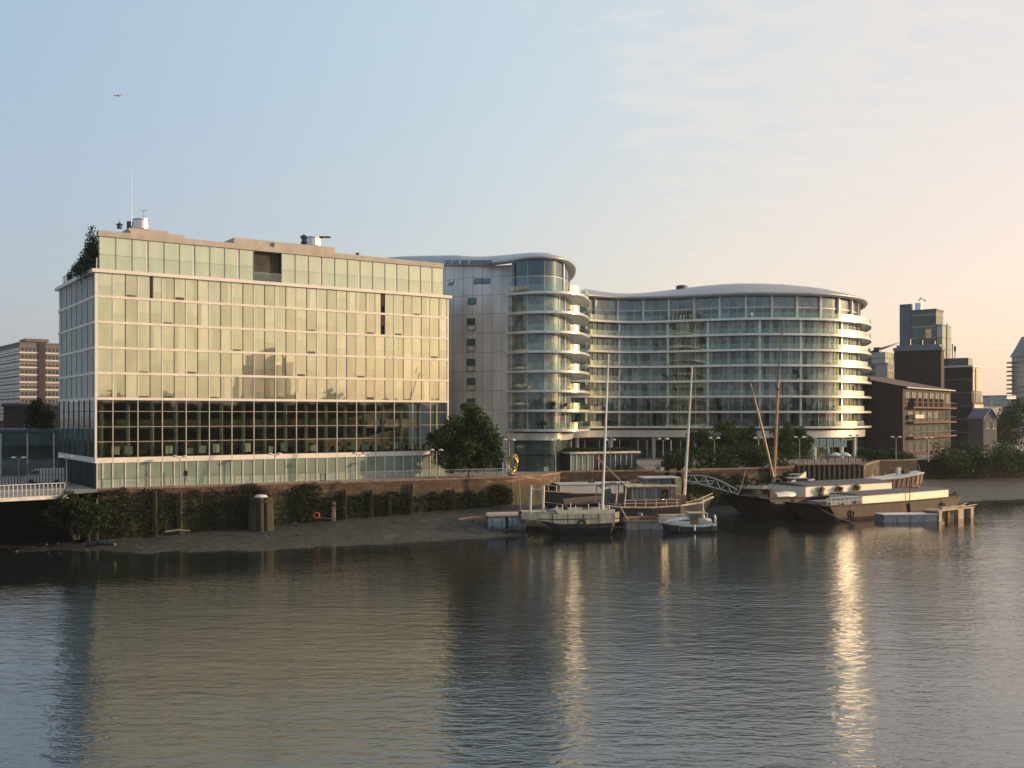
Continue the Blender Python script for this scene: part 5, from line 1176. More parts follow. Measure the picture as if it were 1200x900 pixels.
# ---- cream landing pontoon with goal-post frame and the left pale mast
def cream_pontoon():
    f0=frame(PX(641,126.5),125.6,R(7)); f=lambda x,y,z:f0(x,y,z+.4); L=8.6; t=thing('landing_pontoon','cream weathered landing craft with a raked bow, post frame and tyre fender','boat',f(0,0,0))
    st=[(-3.4,-.6,1.5,1.2,1.3,2.35),(-1.5,.4,1.9,1.6,.35,2.25),(1.2,1.6,2,1.8,-.4,2.15),(L*.5,L*.5,2,1.9,-.4,2.1),(L-.8,L-1,2,1.8,-.4,2.2),(L,L-.8,1.8,1.6,-.1,2.35)]
    q=MB(f); hull(q,st,0,1); q.build('hull',[m_rust2,m_rust],t)
    q=MB(f)
    for s in (-1,1):
        rows=[]
        for a in st: rows.append([(a[0],s*(a[2]+.03),a[5]-1.15 if a[0]>1 else a[5]-.75),(a[0],s*(a[2]+.05),a[5]+.06)])
        q.grid(rows)
    q.build('side_panel',m_creamd,t)
    q=MB(f)
    for k in range(5): x=.3+k*1.9; q.box(x-.05,x+.05,-2.1,-2.05,1.0,2.2)
    q.tube([(-1.5,-2.0,1.62),(1.2,-2.12,1.55),(L,-1.95,1.6)],.05,4); q.build('side_strapping',m_rust,t)
    q=MB(f); q.box(1.2,L-.5,-1.75,-1.6,2.1,2.65); q.box(1.2,L-.5,1.6,1.75,2.1,2.65); q.build('coaming',m_cream,t)
    q=MB(f); q.prism([(-3.2,-1.3),(.6,-1.75),(.6,1.75),(-3.2,1.3)],2.26,2.42); q.build('fore_deck',m_creamd,t)
    q=MB(f); q.lathe(.6,-.6,[(.9,2.2),(.8,2.6),(.2,2.75)],9); q.build('tarpaulin',m_blueg,t)
    g=MB(f)
    for x in (-2.3,-.75): g.tube([(x,-1.4,2.3),(x+.12,-1.4,5.6)],[.16,.13],8)
    g.tube([(-2.18,-1.4,5.3),(-1.8,-1.4,5.15),(-1.1,-1.4,5.15),(-.63,-1.4,5.35)],.06,5); g.build('post_frame',m_white,t)
    q=MB(f)
    for k,x in enumerate((.9,1.6,2.6,3.2,4.8,6.1,7.4)): q.tube([(x,-1.68,2.6),(x,-1.68,3.2+.3*((k*7)%3)/2)],.06,5)
    q.build('stanchions',m_white,t)
    q=MB(f); q.tube([(3.9+.42*math.cos(k*math.pi/7),-2.25,1.05+.42*math.sin(k*math.pi/7)) for k in range(15)],.14,7,cap=False); q.build('tyre_fender',m_tyre,t)
    top=P(713,415,131.3); b_=Vector(f(6.9,.2,2.2)); q=MB(); q.tube([b_,top],[.17,.1],8); q.build('mast',m_white,t)
    q=MB(); q.tube([b_+Vector((0,0,.2)),b_+Vector((0,0,.9))],.26,8); q.build('mast_step',m_white,t)
    q=MB(); q.tube([top-Vector((0,0,.2)),f(-3.,0,2.5)],.016,3); q.tube([top-Vector((0,0,.2)),f(8.3,-1.7,2.4)],.016,3); q.build('rigging',m_dkst,t)
    q=MB(); q.tube([P(699.5,536,131.5),P(729,565.5,131.9)],.08,6); q.tube([P(690,536.5,131.4),P(706,529,131.4)],.03,4); q.build('boom',m_pale,t)
cream_pontoon()
def float_raft():
    f=frame(PX(570,126.5),126.3,R(10)); t=thing('raft','raft on two fat grey drum floats at the left end of the moored boats','raft',f(0,0,.4))
    for x in (0,2.5):
        q=MB(f); q.tube([(x+.1,-.6,1.0),(x+2.2,-.75,1.0)],[.92,.95],16); q.build('float',m_blueg,t)
        q=MB(f); q.tube([(x+.1,1.9,1.2),(x+2.2,1.8,1.2)],.9,14); q.build('float',m_blueg,t)
        for u in (.5,1.7): q=MB(f); q.tube([(x+u,-.67,1.0),(x+u+.12,-.68,1.0)],.99,16); q.build('band',m_dkst,t)
    q=MB(f); q.box(.2,8.8,-.2,2.6,1.96,2.1); q.build('deck',m_pale,t)
    q=MB(f); q.box(.4,8.6,2.3,2.5,2.101,2.35); q.build('kerb',m_white,t)
float_raft()
# ---- houseboat
def houseboat():
    f=frame(PX(705,136),134.8,R(9)); t=thing('houseboat','wooden houseboat with a row of narrow windows, curved canopy and wheelhouse coloured sunlit gold','houseboat',f(0,0,0))
    st=[(-.8,.2,1.9,1.6,.6,2.9),(1.5,2,2.3,2,-.4,2.6),(6,6,2.4,2.2,-.4,2.5),(10,10,2.2,1.9,-.3,2.7),(13.,12,1.2,.8,.2,2.95),(15.2,13.4,.1,.08,.8,3.6)]
    q=MB(f); hull(q,st); q.build('hull',[m_black,m_wood],t)
    q=MB(f)
    for s in (-1,1): q.tube([(a[0],s*(a[2]+.03),a[5]) for a in st],.13,6)
    q.build('gunwale',m_creamd,t)
    q=MB(f); q.box(3.3,9.4,-1.7,1.7,2.5,5.25); q.build('cabin',m_wood2,t)
    for k in range(11):
        x=3.6+k*.53; q=MB(f); q.face([(x,-1.72,3.75),(x+.34,-1.72,3.75),(x+.34,-1.72,5.0),(x,-1.72,5.0)]); wo=q.build('window',m_glcurv,t)
        q=MB(f); q.box(x-.07,x-.005,-1.76,-1.7,3.7,5.05); q.box(x-.07,x+.41,-1.76,-1.7,3.62,3.70); q.build('frame',m_pale if k%3 else m_white,wo)
    q=MB(f); rows=[]
    for x in (2.6,9.7): rows.append([(x,y,5.28+.32*(1-(y/2.)**2)) for y in (-2,-1.3,-.6,0,.6,1.3,2)])
    q.grid(rows); q.box(2.6,9.7,-2.03,-1.95,5.15,5.3); q.box(2.6,9.7,1.95,2.03,5.15,5.3); q.build('roof',m_creamd,t)
    # open fore canopy
    q=MB(f); rows=[]
    for x,z in ((-.6,5.0),(.2,5.35),(1.6,5.5),(3.0,5.2)): rows.append([(x,y,z+.2*(1-(y/2.)**2)) for y in (-1.95,-1,0,1,1.95)])
    q.grid(rows); q.build('canopy',m_greyr,t)
    for x in (-.3,1.5,2.7):
        for y in (-1.85,1.85): q=MB(f); q.tube([(x-.2,y,2.6),(x,y,5.1)],.08,6); q.build('canopy_post',m_white,t)
    q=MB(f); q.face([(-.55,-1.8,3.4),(.9,-1.8,3.4),(.7,-1.8,5.0),(-.3,-1.8,4.9)]); q.build('side_screen',m_gldark,t)
    q=MB(f); q.box(5.6,9.0,-1.2,1.2,5.58,6.25); q.build('upper_cabin',m_blueg,t)
    for x in (5.8,7.4): q=MB(f); q.face([(x,-1.215,5.68),(x+1.3,-1.215,5.68),(x+1.3,-1.215,6.15),(x,-1.215,6.15)]); q.build('skylight_window',m_gldark,t)
    q=MB(f); q.box(5.2,10.2,-1.5,1.5,6.26,6.4); q.build('upper_roof',m_white,t)
    q=MB(f); q.box(9.42,10.3,-1.5,.9,4.0,6.25); q.box(9.5,10.9,-1.45,.8,2.6,3.99,1); q.build('wheelhouse',[m_gold,m_wood2],t)  # gold of the low sun put into the wheelhouse colour
    q=MB(f); q.face([(10.32,-1.3,4.9),(10.32,.5,4.9),(10.32,.5,5.9),(10.32,-1.3,5.9)]); q.face([(9.55,-1.52,4.8),(10.2,-1.52,4.8),(10.2,-1.52,5.9),(9.55,-1.52,5.9)]); q.build('wheelhouse_window',m_glpent,t)
    c=Vector(f(7.9,-2.05,4.15)); u=Vector((.775,.632,0)); v=Vector((-.016,.02,1))     # added mirror panel, angled to throw a sun glint onto the water
    q=MB(); q.face([(c-u*.6-v*.7)[:],(c+u*.6-v*.7)[:],(c+u*.6+v*.7)[:],(c-u*.6+v*.7)[:]]); wo=q.build('glint_reflector',m_mirror,t)
    q=MB(); q.tube([(c-u*.63-v*.73)[:],(c+u*.63-v*.73)[:],(c+u*.63+v*.73)[:],(c-u*.63+v*.73)[:],(c-u*.63-v*.73)[:]],.035,4); q.build('frame',m_wood2,wo)
    q=MB(f)
    for z in (3.1,3.5): q.tube([(2.2,-2.35,z),(9.8,-2.35,z)],.045,5)
    for k in range(6): q.tube([(2.4+k*1.4,-2.35,2.5),(2.4+k*1.4,-2.35,3.5)],.045,5)
    q.build('rail',m_white,t)
    q=MB(f); q.box(2.2,4.8,-2.25,-1.9,2.6,3.2); q.build('deck_locker',m_wood2,t)
    q=MB(f); q.tube([(9.0+.45*math.cos(k*math.pi/7),-2.3,3.75+.45*math.sin(k*math.pi/7)) for k in range(15)],.07,6,cap=False); q.build('steering_wheel',m_dkst,t)
    q=MB(f); q.tube([(10.9,-1.6,3.),(13,-1.1,3.5),(15.1,-.1,4.1)],.06,6); q.build('bow_rail',m_creamd,t)
    top=P(811,430,136.5); b_=Vector(f(11.2,0,3.0)); q=MB(); q.tube([b_,top],[.2,.11],8); q.build('mast',m_white,t)
    q=MB(); q.tube([top-Vector((0,0,.2)),f(15.1,0,4.2)],.016,3); q.tube([top-Vector((0,0,.2)),f(2.5,-1.9,2.8)],.016,3); q.tube([top-Vector((0,0,4)),f(9.8,-2.3,2.6)],.016,3); q.build('rigging',m_dkst,t)
houseboat()
def raft2():
    f=frame(PX(733,131),130.2,R(7)); t=thing('pontoon','low grey floating pontoon under the houseboat side, left of the small cruiser','pontoon',f(0,0,0))
    for k in range(3): q=MB(f); q.box(.05+k*1.6,1.58+k*1.6,0,1.8,-.4,.95); q.build('float',m_blueg,t)
    q=MB(f); q.box(-.2,8.2,-.1,2.0,.96,1.12); q.build('deck',m_wood,t)
    q=MB(f); q.box(4.5,8.0,.4,1.7,1.13,1.75); q.build('fender_board',m_creamd,t)
    q=MB(f); q.tube([(.3,.3,1.1),(-.8,.6,3.1)],.1,5); q.build('strut',m_pale,t)
raft2()
def cruiser():
    f0=frame(PX(772,128.5),127.6,R(4)); f=lambda x,y,z:f0(x*.68,y*.8,z*.82); t=thing('cabin_cruiser','small dark-hulled cabin cruiser with white cabin tops moored nearest the viewer','boat',f(0,0,0))
    st=[(-.2,1.0,.1,.06,.3,1.75),(1.6,2.0,1.0,.6,-.3,1.5),(4,4,1.45,1.1,-.4,1.25),(7.5,7.4,1.5,1.2,-.4,1.15),(10.2,10,1.3,1.,-.2,1.3)]
    q=MB(f); hull(q,st); q.build('hull',[m_black,m_white],t)
    q=MB(f)
    for s in (-1,1): q.grid([[(a[0],s*(a[2]+.03),a[5]-.3),(a[0],s*(a[2]+.04),a[5]+.04)] for a in st])
    q.build('sheer_strake',m_white,t)
    q=MB(f); rows=[[(x,y*w_,z0+.35*(1-y*y)*k) for y in (-1,-.8,-.4,0,.4,.8,1)] for x,w_,z0,k in ((.8,.5,1.45,.6),(2.4,.95,1.7,1),(4.2,1.1,1.95,1),(5.3,1.1,2.0,1))]
    q.grid(rows); q.box(2,5.3,-1.05,1.05,1.2,1.75); q.build('fore_cabin',m_white,t)
    q=MB(f); q.box(5.32,6.9,-1.05,1.05,1.2,2.85); q.build('wheelhouse',m_wood,t)
    for x in (5.42,6.2): q=MB(f); q.face([(x,-1.065,1.95),(x+.6,-1.065,1.95),(x+.6,-1.065,2.7),(x,-1.065,2.7)]); q.build('window',m_gldark,t)
    q=MB(f); q.face([(5.31,-.9,2.05),(5.31,.9,2.05),(5.31,.9,2.75),(5.31,-.9,2.75)]); q.build('window',m_gldark,t)
    q=MB(f); q.box(5.1,8.6,-1.15,1.15,2.86,2.96); q.build('wheelhouse_roof',m_creamd,t)
    for x in (7.6,8.5): q=MB(f); q.tube([(x,-1.05,1.3),(x,-1.05,2.86)],.05,5); q.build('roof_post',m_white,t)
    q=MB(f); rows=[[(x,y*w_,z0+.3*(1-y*y)) for y in (-1,-.7,-.3,0,.3,.7,1)] for x,w_,z0 in ((6.95,1.1,1.75),(8.2,1.15,1.85),(9.4,1.05,1.7))]
    q.grid(rows); q.box(6.95,9.4,-1.08,1.08,1.1,1.72); q.build('aft_cabin',m_white,t)
    for k in range(4): q=MB(f); q.lathe(7.3+k*.55,-1.10,[(.1,1.35),(.1,1.5)],8); q.build('porthole',m_gldark,t)
    q=MB(f); q.tube([(8.1,0,2.1),(8.0,0,5.0)],.07,6); q.tube([(7.6,0,4.3),(8.5,0,4.35)],.03,4); q.build('mast',m_white,t)
    q=MB(f); q.lathe(8.1,.02,[(.35,2.05),(.3,2.3),(.1,2.9),(.25,3.2),(.05,3.4)],8); q.build('life_raft',m_white,t)
    q=MB(f); q.box(10.2,10.5,-.2,.2,.2,1.9); q.tube([(10.35,0,1.9),(10.2,0,2.5)],.14,6); q.build('outboard',m_white,t)
    for x,m in ((3.0,m_tyre),(6.0,m_white),(9.3,m_tyre)): q=MB(f); q.tube([(x,-1.55,1.15),(x,-1.6,.35)],.12,7); q.build('fender',m,t)
    q=MB(f); q.tube([(.0,-.1,2.2),(1.2,-.75,2.25),(2.4,-.95,2.2)],.03,4); q.tube([(.0,-.1,1.75),(0,-.1,2.2)],.03,4); q.tube([(2.4,-.95,1.5),(2.4,-.95,2.2)],.03,4); q.build('pulpit_rail',m_steel,t)
cruiser()

# ------------------------------------------------------------------ buildings behind and beside
def block(name,label,cat,px,D,ang,wr,wl,z1,m,z0=GZ,rm=None,roof=True):
    """corner toward the viewer at px; right face runs off at ang, left face at ang+90 deg"""
    x=PX(px,D); f=frame(x,D,ang); t=thing(name,label,cat,(x,D,z0))
    q=MB(f); q.box(0,wr,0,wl,z0,z1); q.build('wall',m,t)
    if roof: q=MB(f); q.box(-.25,wr+.25,-.25,wl+.25,z1+.01,z1+.45); q.build('roof',rm or m_dkst,t)
    return t,f
def wins(t,f,face,a,b,n,levels,h,m,wd=.62,fm=None,name='window',d=.06):
    """windows on a face: 'r' runs along x, 'l' along y"""
    for z in levels:
        for k in range(n):
            u0=a+(b-a)*(k+.5-wd/2)/n; u1=a+(b-a)*(k+.5+wd/2)/n; g=f if face=='r' else (lambda x,y,z,f=f:f(y,x,z))
            q=MB(g); q.face([(u0,-d,z),(u1,-d,z),(u1,-d,z+h),(u0,-d,z+h)]); q.box(u0-.1,u1+.1,-d-.08,-.004,z-.16,z-.02,1)
            q.box((u0+u1)/2-.05,(u0+u1)/2+.05,-d-.04,-d+.002,z,z+h,1); q.build(name,[m,fm or m_white],t)
m_farglass=curtain_wall('far_curtain_wall',(.30,.33,.31),(.1,.1,.1),1.6,3.4)
m_farglass2=curtain_wall('far_curtain_wall_dark',(.09,.10,.105),(.24,.23,.22),2.2,3.4)
m_cream_cl=curtain_wall('sunlit_cream',(.62,.56,.42),(.3,.27,.2),3.0,6.5,.35,.2)
# left: brick council tower, brick hut, glass annexe
m_council=mat('grey_brick',(.12,.105,.10),.85,0,.25,1.2,.2)
m_cwin=curtain_wall('council_windows',(.05,.055,.065),(.3,.28,.26),2.1,9.,.2,.2)
def council():
    D=420; t,f=block('tower_block','tall brick tower block with white bands far behind the office at left','tower block',23,D,R(38),19,50,PZ(402,D),m_council,rm=m_council)
    h=3.05; z=PZ(475,D)-9; k=0
    while z<PZ(405,D):
        q=MB(f); q.box(-.14,19.14,-.14,50.14,z,z+.55); q.build('floor_band',m_white,t)
        q=MB(f); q.box(-.08,19.08,-.08,50.08,z+.9,z+2.3)
        q.build('window_row',m_cwin,t); z+=h; k+=1
    q=MB(f); q.box(7.2,9.8,-.6,2,GZ,PZ(400,D)); q.build('recess_shade',m_brick,t)  # dark strip put where the face only has a shaded recess
    q=MB(f); q.box(3,12,3,14,PZ(400,D)+.3,PZ(396.5,D)+.3); q.build('plant_room',m_council,t)
council()
def annexe():
    t,f=block('glass_annexe','dark low glass annexe behind the van at far left','building',-30,146,R(8),22,10,PZ(506.5,148),m_dkst)
    for k in range(6):
        q=MB(f); fr=MB(f)
        for z0,z1 in ((GZ,8.2),(8.3,10.2),(10.3,11.9)): q.face([(k*3.6+.1,-.06,z0),(k*3.6+3.5,-.06,z0),(k*3.6+3.5,-.06,z1),(k*3.6+.1,-.06,z1)])
        fr.box(k*3.6-.07,k*3.6+.07,-.16,-.002,GZ,12.0); wo=q.build('window',m_gldark,t); fr.build('frame',m_alu,wo)
    t,f=block('brick_hut','small dark brick rooftop building with one pale window, above the glass annexe','building',4,170,R(6),7.4,8,PZ(476,170),m_brick)
    q=MB(f); q.face([(3.2,-.05,11.6),(4.6,-.05,11.6),(4.6,-.05,13.0),(3.2,-.05,13.0)]); q.build('window',m_glside,t)
    b_=P(2,500,175); t=thing('shed','low pale-roofed shed beside the brick hut at the left edge','shed',(b_.x-3,175,GZ)); q=MB(); q.box(b_.x-6,b_.x+.2,172,178,GZ,PZ(494,175)); q.build('wall',m_conc,t); q=MB(); q.box(b_.x-6.2,b_.x+.4,171.8,178.2,PZ(494,175)+.01,PZ(492.5,175)); q.build('roof',m_cream,t)
annexe()
railing('yard_fence','tall dim mesh fence in the shade before the glass annexe',[(-66,124,GZ),(-53,126.5,GZ)],2.6,.35,m_dkst,1)
# right: brick warehouse
def warehouse():
    D=214; x=PX(1058,D); f=frame(x,D,R(52)); t=thing('brick_warehouse','dark brick warehouse flats with a sloping roof and orange-lit balconies right of the wavy building','building',(x,D,GZ))
    W=36; G=15; ze=20.6; zr=23.6
    q=MB(f); q.box(0,W,0,G,GZ,ze); q.face([(0,0,ze),(0,G,ze),(0,G,zr)],0); q.face([(W,0,ze),(W,G,zr),(W,G,ze)],0); q.face([(0,G,ze),(W,G,ze),(W,G,zr),(0,G,zr)],0); q.build('wall',m_brick,t)
    q=MB(f); q.face([(-.3,-.9,ze-.1),(W+.3,-.9,ze-.1),(W+.3,G+.2,zr+.25),(-.3,G+.2,zr+.25)]); q.face([(-.3,-.9,ze-.3),(-.3,G+.2,zr+.02),(W+.3,G+.2,zr+.02),(W+.3,-.9,ze-.3)]); q.face([(-.3,-.9,ze-.3),(W+.3,-.9,ze-.3),(W+.3,-.9,ze-.1),(-.3,-.9,ze-.1)]); q.build('roof',m_tile,t)
    q=MB(f); q.tube([(-.3,-.95,ze-.25),(W+.3,-.95,ze-.25)],.13,5); q.build('gutter',m_white,t)
    wins(t,f,'r',.8,W-.5,8,(17.6,),1.9,m_gldark,.6,m_wood); 
    for z in (16.4,13.2,10.0):
        q=MB(f); q.box(2.5,W-.6,-1.5,-.004,z-.35,z); q.build('balcony_slab',m_brick2,t)
        q=MB(f); q.box(2.5,W-.6,-1.5,-1.44,z+.95,z+1.02)
        for k in range(24): q.box(2.6+k*1.0,2.65+k*1.0,-1.49,-1.45,z,z+.95)
        q.build('balcony_rail',m_dkst,t)
    for k in range(6):
        q=MB(f); q.tube([(5.0+k*3.9,-.9,16.45),(5.0+k*3.9,-.9,18.2)],.75,12); q.build('brick_drum',m_brick2,t)
    wins(t,f,'r',2.5,W-.5,7,(13.5,10.3,7.0),1.9,m_gldark,.62,m_wood)
    wins(t,f,'l',7,12,1,(7.6,12.4),1.7,m_gldark,.55,m_white)
    q=MB(f); q.box(3,9,-1.7,-.3,13.9,14.7); q.build('awning',m_creamd,t)
m_tile=mat('weathered_tiles',(.10,.07,.05),.75,0,.35,1.2,.3)
warehouse()
t,f=block('brick_block','plain dark brick block with a rounded lead roof behind the warehouse','building',1103,252,R(60),5,11,PZ(410,252),m_brick,roof=False)
q=MB(f); q.prism([(-.3,-.3),(5.2,-.3),(5.2,11.2),(-.3,11.2)],PZ(410,252)+.01,PZ(406,252)); q.prism([(.4,.4),(4.5,.4),(4.5,10.5),(.4,10.5)],PZ(406,252)+.01,PZ(403,252)); q.build('roof',m_blueg,t)
for i in range(3): q=MB(f); q.lathe(1.5+i*.9,2+i*3,[(.5,PZ(403,252)+.01),(.5,PZ(399-i*2,252)),(.7,PZ(398.6-i*2,252))],8); q.build('roof_cowl',m_dkst,t)
def glasstower():
    D=300; zt=PZ(363.5,D)
    t,f=block('glass_tower','tallest grey glass tower with a slim blue slab on its left side','tower',1097,D,R(50),6.5,7.2,zt,m_farglass2,rm=m_dkst); q=MB(f); q.box(6.51,9,-1.0,6,GZ,PZ(379,D)); q.box(.5,8.8,-1.6,-.01,GZ,PZ(380,D)); q.build('lower_wing',m_farglass,t)
    q=MB(f); q.box(4.2,5.4,-1.75,-1.61,GZ,PZ(378,D)); q.build('dark_fin',m_dkst,t)
    q=MB(f); q.box(0,1.6,7.3,10.6,GZ,PZ(354,D)); q.build('slab_tower',m_slabblue,t)
    q=MB(f); q.box(-.3,0.0,3,6,PZ(396,D),PZ(385,D),0); q.box(-.35,-.301,1.2,2.9,PZ(396,D),PZ(385,D),1); q.build('bay',[m_gldark,m_gold],t)
    q=MB(f); q.box(1,2.4,4.7,6.4,zt+.46,zt+2.6); q.tube([(1,6.2,zt+.5),(2.2,5.2,zt+4.2),(2.6,3.8,zt+3.2)],.25,5); q.build('window_crane',m_steel,t)
    return t
m_slabblue=mat('blue_grey_cladding',(.10,.115,.14),.5,.2,.12,.3)
glasstower()
def midblock():
    D=262; t,f=block('glass_block','stepped glass and cream office block catching the sun, right of the brick block','building',1139,D,R(52),9.8,9.5,PZ(430,D),m_farglass2,rm=m_white)
    q=MB(f); q.box(.2,9.6,-.25,-.01,PZ(458,D),PZ(430.5,D)); q.build('sunlit_front',m_cream_cl,t)  # cream of the sunlit face put into its colour
    q=MB(f); q.box(2.0,2.7,-.4,-.26,GZ,PZ(431,D)); q.build('dark_fin',m_dkst,t)
    q=MB(f); q.box(.5,4.8,1,8.5,PZ(430,D)+.46,PZ(419,D)); q.build('top_storey',m_farglass,t)
    q=MB(f); q.box(-.4,9.9,-.4,-.01,PZ(530,D),PZ(471,D)); q.build('lower_front',m_brick2,t)
    for z in range(5): 
        q=MB(f); q.box(.3,9.2,-.55,-.41,PZ(478+z*10,D),PZ(474+z*10,D)); q.build('window_row',m_cream_cl,t)
    q=MB(f); q.box(3.3,6.3,-1.2,-.41,PZ(527,D),PZ(508,D),0)
    for u in (3.2,4.7,6.2): q.box(u,u+.25,-1.4,-1.21,PZ(528,D),PZ(505,D),1)
    q.build('porch',[m_gldark,m_cream],t)
    for u,y0 in ((1.0,402),(3.4,404)): q=MB(f); q.tube([(u,5,PZ(419,D)),(u,5,PZ(y0,D))],.12,5); q.tube([(u,5,PZ(y0+6,D)),(u,5,PZ(y0,D))],.3 if u>2 else .15,6); q.build('aerial',m_dkst,t)
midblock()
def glass_offices():
    D=285; t,f=block('glass_offices','grey-green glass offices with a slanting roof line behind the end of the wavy building','building',1040,D,R(48),12,16,PZ(427,D),m_farglass2,rm=m_blueg)
    q=MB(f); q.prism([(1,1),(11,1),(11,12),(1,12)],PZ(427,D)+.5,PZ(412,D)); q.build('upper_storey',m_farglass,t)
    q=MB(f); a=PZ(418,D); q.face([(0,15,a-1),(0,0,a+3),(11,0,a+5),(11,15,a)]); q.face([(0,15,a-1.3),(11,15,a-.3),(11,0,a+4.7),(0,0,a+2.7)]); q.build('slanted_roof',m_blueg,t)
    for k in range(4): q=MB(f); q.box(1.5,3,3+k*3,4.6+k*3,PZ(412,D)+.01,PZ(406+k%2*2,D)); q.build('roof_plant',m_dkst,t)
glass_offices()
def pointed():
    D=620; x=PX(1203,D); t=thing('pointed_tower','far hazy apartment tower with a steep pointed roof at the right edge','tower',(x,D,GZ)); z1=PZ(418,D)
    q=MB(); q.lathe(x,D,[(8.6,GZ),(8.6,z1)],8); q.build('wall',m_ptw,t)
    q=MB(); q.lathe(x,D,[(9.8,z1+.01),(6.2,z1+6),(3.0,z1+12),(.3,PZ(396,D)+.5)],8); q.build('roof',m_tile2,t)
    q=MB(); q.tube([(x,D,PZ(397,D)),(x,D,PZ(386,D))],.18,5); q.lathe(x,D,[(.1,PZ(391,D)),(.5,PZ(389.5,D)),(.1,PZ(388,D))],6); q.build('spire',m_dkst,t)
    for k in range(8):
        z=PZ(426+k*5.1,D); q=MB(); q.box(x-11.2,x-7.5,D-3,D+2,z,z+.9); q.build('balcony',m_brick2,t)
m_ptw=curtain_wall('banded_tower_wall',(.28,.27,.27),(.42,.40,.38),2.4,3.0,.5,.1); m_tile2=mat('slate',(.13,.14,.16),.6,0,.2,.5)
pointed()
t,f=block('low_flats','low hazy flats with a blue-grey roof left of the pointed tower','building',1180,560,R(35),9,14,PZ(464,560),m_ptw,rm=m_tile2)
t,f=block('low_flats','farther lower flats behind the dark tree at right, left of the pointed tower','building',1168,600,R(30),12,6,PZ(470,600),m_ptw,rm=m_tile2)
def gabled():
    D=250; x=PX(1160,D); f=frame(x,D,R(20)); t=thing('gabled_house','small house with a pale gable behind the bushes at right','house',(x,D,GZ)); z=PZ(490,D)
    q=MB(f); q.box(-2,2.2,0,5,GZ,z); q.face([(-2,0,z),(2.2,0,z),(.1,0,z+2.2)]); q.face([(-2,5,z),(.1,5,z+2.2),(2.2,5,z)]); q.build('wall',m_council,t)
    q=MB(f)
    for s,e in ((-2.2,.1),(2.4,.1)): q.face([(s,-.3,z-.1),(e,-.3,z+2.4),(e,5.2,z+2.4),(s,5.2,z-.1)])
    q.build('roof',m_tile2,t); q=MB(f); q.tube([(-2.2,-.35,z-.1),(.1,-.35,z+2.4),(2.4,-.35,z-.1)],.14,4); q.build('bargeboard',m_white,t)
    wins(t,f,'r',-2,2.2,2,(z-2.4,),1.5,m_gldark,.5)
gabled()
# low skyline that closes the view at the far sides
SKY='low far roofs on the skyline'
random.seed(31)
for i,(px,D,zt,w_,lab) in enumerate(((-55,520,20,40,'low far brown roofs at the left edge beyond the council tower'),(62,560,17,24,'low far roof just behind the left corner of the office'),(1130,520,19,30,'low far building behind the warehouse group'),(1215,480,22,30,'low far building at the right edge below the pointed tower'),(1245,520,16,60,'long low building past the right edge of the picture'))):
    t,f=block('far_building',lab,'building',px,D,R(20),w_,20,zt,m_ptw,rm=m_tile2); t['group']=SKY
# airliner, tiny in the sky
def plane():
    c=P(138,112,2500); t=thing('airliner','tiny airliner high in the blue sky at upper left','airplane',c); f0=frame(c.x,c.y,R(8)); z=c.z; f=lambda x,y,zz:f0(x*.7,y*.7,z+(zz-z)*.7)
    q=MB(f); q.tube([(-14,0,z),(-11,0,z),(10,0,z),(14,0,z+.8)],[.3,1.7,1.7,.4],8); q.build('fuselage',m_white,t)
    for s in (-1,1): q=MB(f); q.face([(-2,s*1.5,z-.4),(3,s*1.5,z-.4),(5.5,s*14,z+.6),(4,s*14,z+.6)]); q.face([(-2,s*1.5,z-.8),(4,s*14,z+.4),(5.5,s*14,z+.4),(3,s*1.5,z-.8)]); q.build('wing',m_blueg,t)
    q=MB(f); q.face([(9.5,0,z+1),(13,0,z+1),(14.5,0,z+6),(12.5,0,z+6)]); q.face([(9.5,.2,z+1),(12.5,.2,z+6),(14.5,.2,z+6),(13,.2,z+1)]); q.build('tail_fin',m_blueg,t)
plane()
# ------------------------------------------------------------------ the bank behind the viewer: seen only mirrored in the glass
def mirror(px,d):
    v=Vector((PX(px,d),d)); o=Vector((LBX,LBY)); n=Vector((.5625,-.827)).normalized(); return v-n*(2*(v-o).dot(n))
FB=[mirror(px,345) for px in (20,600)]
e=(FB[1]-FB[0]).normalized()
def far_bank():
    a,b=FB[0]-e*120,FB[1]+e*60; n=Vector((-e.y,e.x)); n=n if n.dot(a-Vector((0,120)))>0 else -n
    q=MB(); q.face([(*p,5.6) for p in (a,b,b+n*260,a+n*260)]); 
    q.face([(*a,-.5),(*b,-.5),(*b,5.6),(*a,5.6)])
    q.face([(x,y,5.5) for x,y in ((-500,-150),(160,-150),(160,-600),(-500,-600))]); q.face([(-500,-150,-.5),(160,-150,-.5),(160,-150,5.5),(-500,-150,5.5)])
    struct(q.build('far_bank',m_dock))
    random.seed(77); q=MB()
    def belt(p0,p1,n0,N,zt):
        for k in range(N):
            t=k/N; c=p0+(p1-p0)*t+n0*rnd(2,16); h=zt+3.0*mnoise.noise(Vector((t*13,3,1)))+rnd(-2,1.5); r=rnd(3.5,6)
            for _ in range(120):
                d=Vector((random.gauss(0,1),random.gauss(0,1),random.gauss(0,1))).normalized()*r*random.random()**.4; p=Vector((c.x,c.y,5.6+(h-5.6)*rnd(.35,.85)))+d
                if p.z>h+2: continue
                u=Vector((random.gauss(0,1),random.gauss(0,1),random.gauss(0,1))).normalized(); v=u.cross(Vector((random.gauss(0,1),random.gauss(0,1),random.gauss(0,1)))).normalized(); s=rnd(1.2,2.4)
                q.face([(p-u*s)[:],(p+v*s*.8)[:],(p+u*s)[:],(p-v*s*.8)[:]])
    belt(a,b,n,120,17.5); belt(Vector((-420,-152)),Vector((120,-152)),Vector((0,-1)),130,22)
    tag(q.build('tree_belt',m_leafd),'dark belt of trees on the opposite bank, seen mirrored in the glass fronts','trees',kind='stuff')
far_bank()
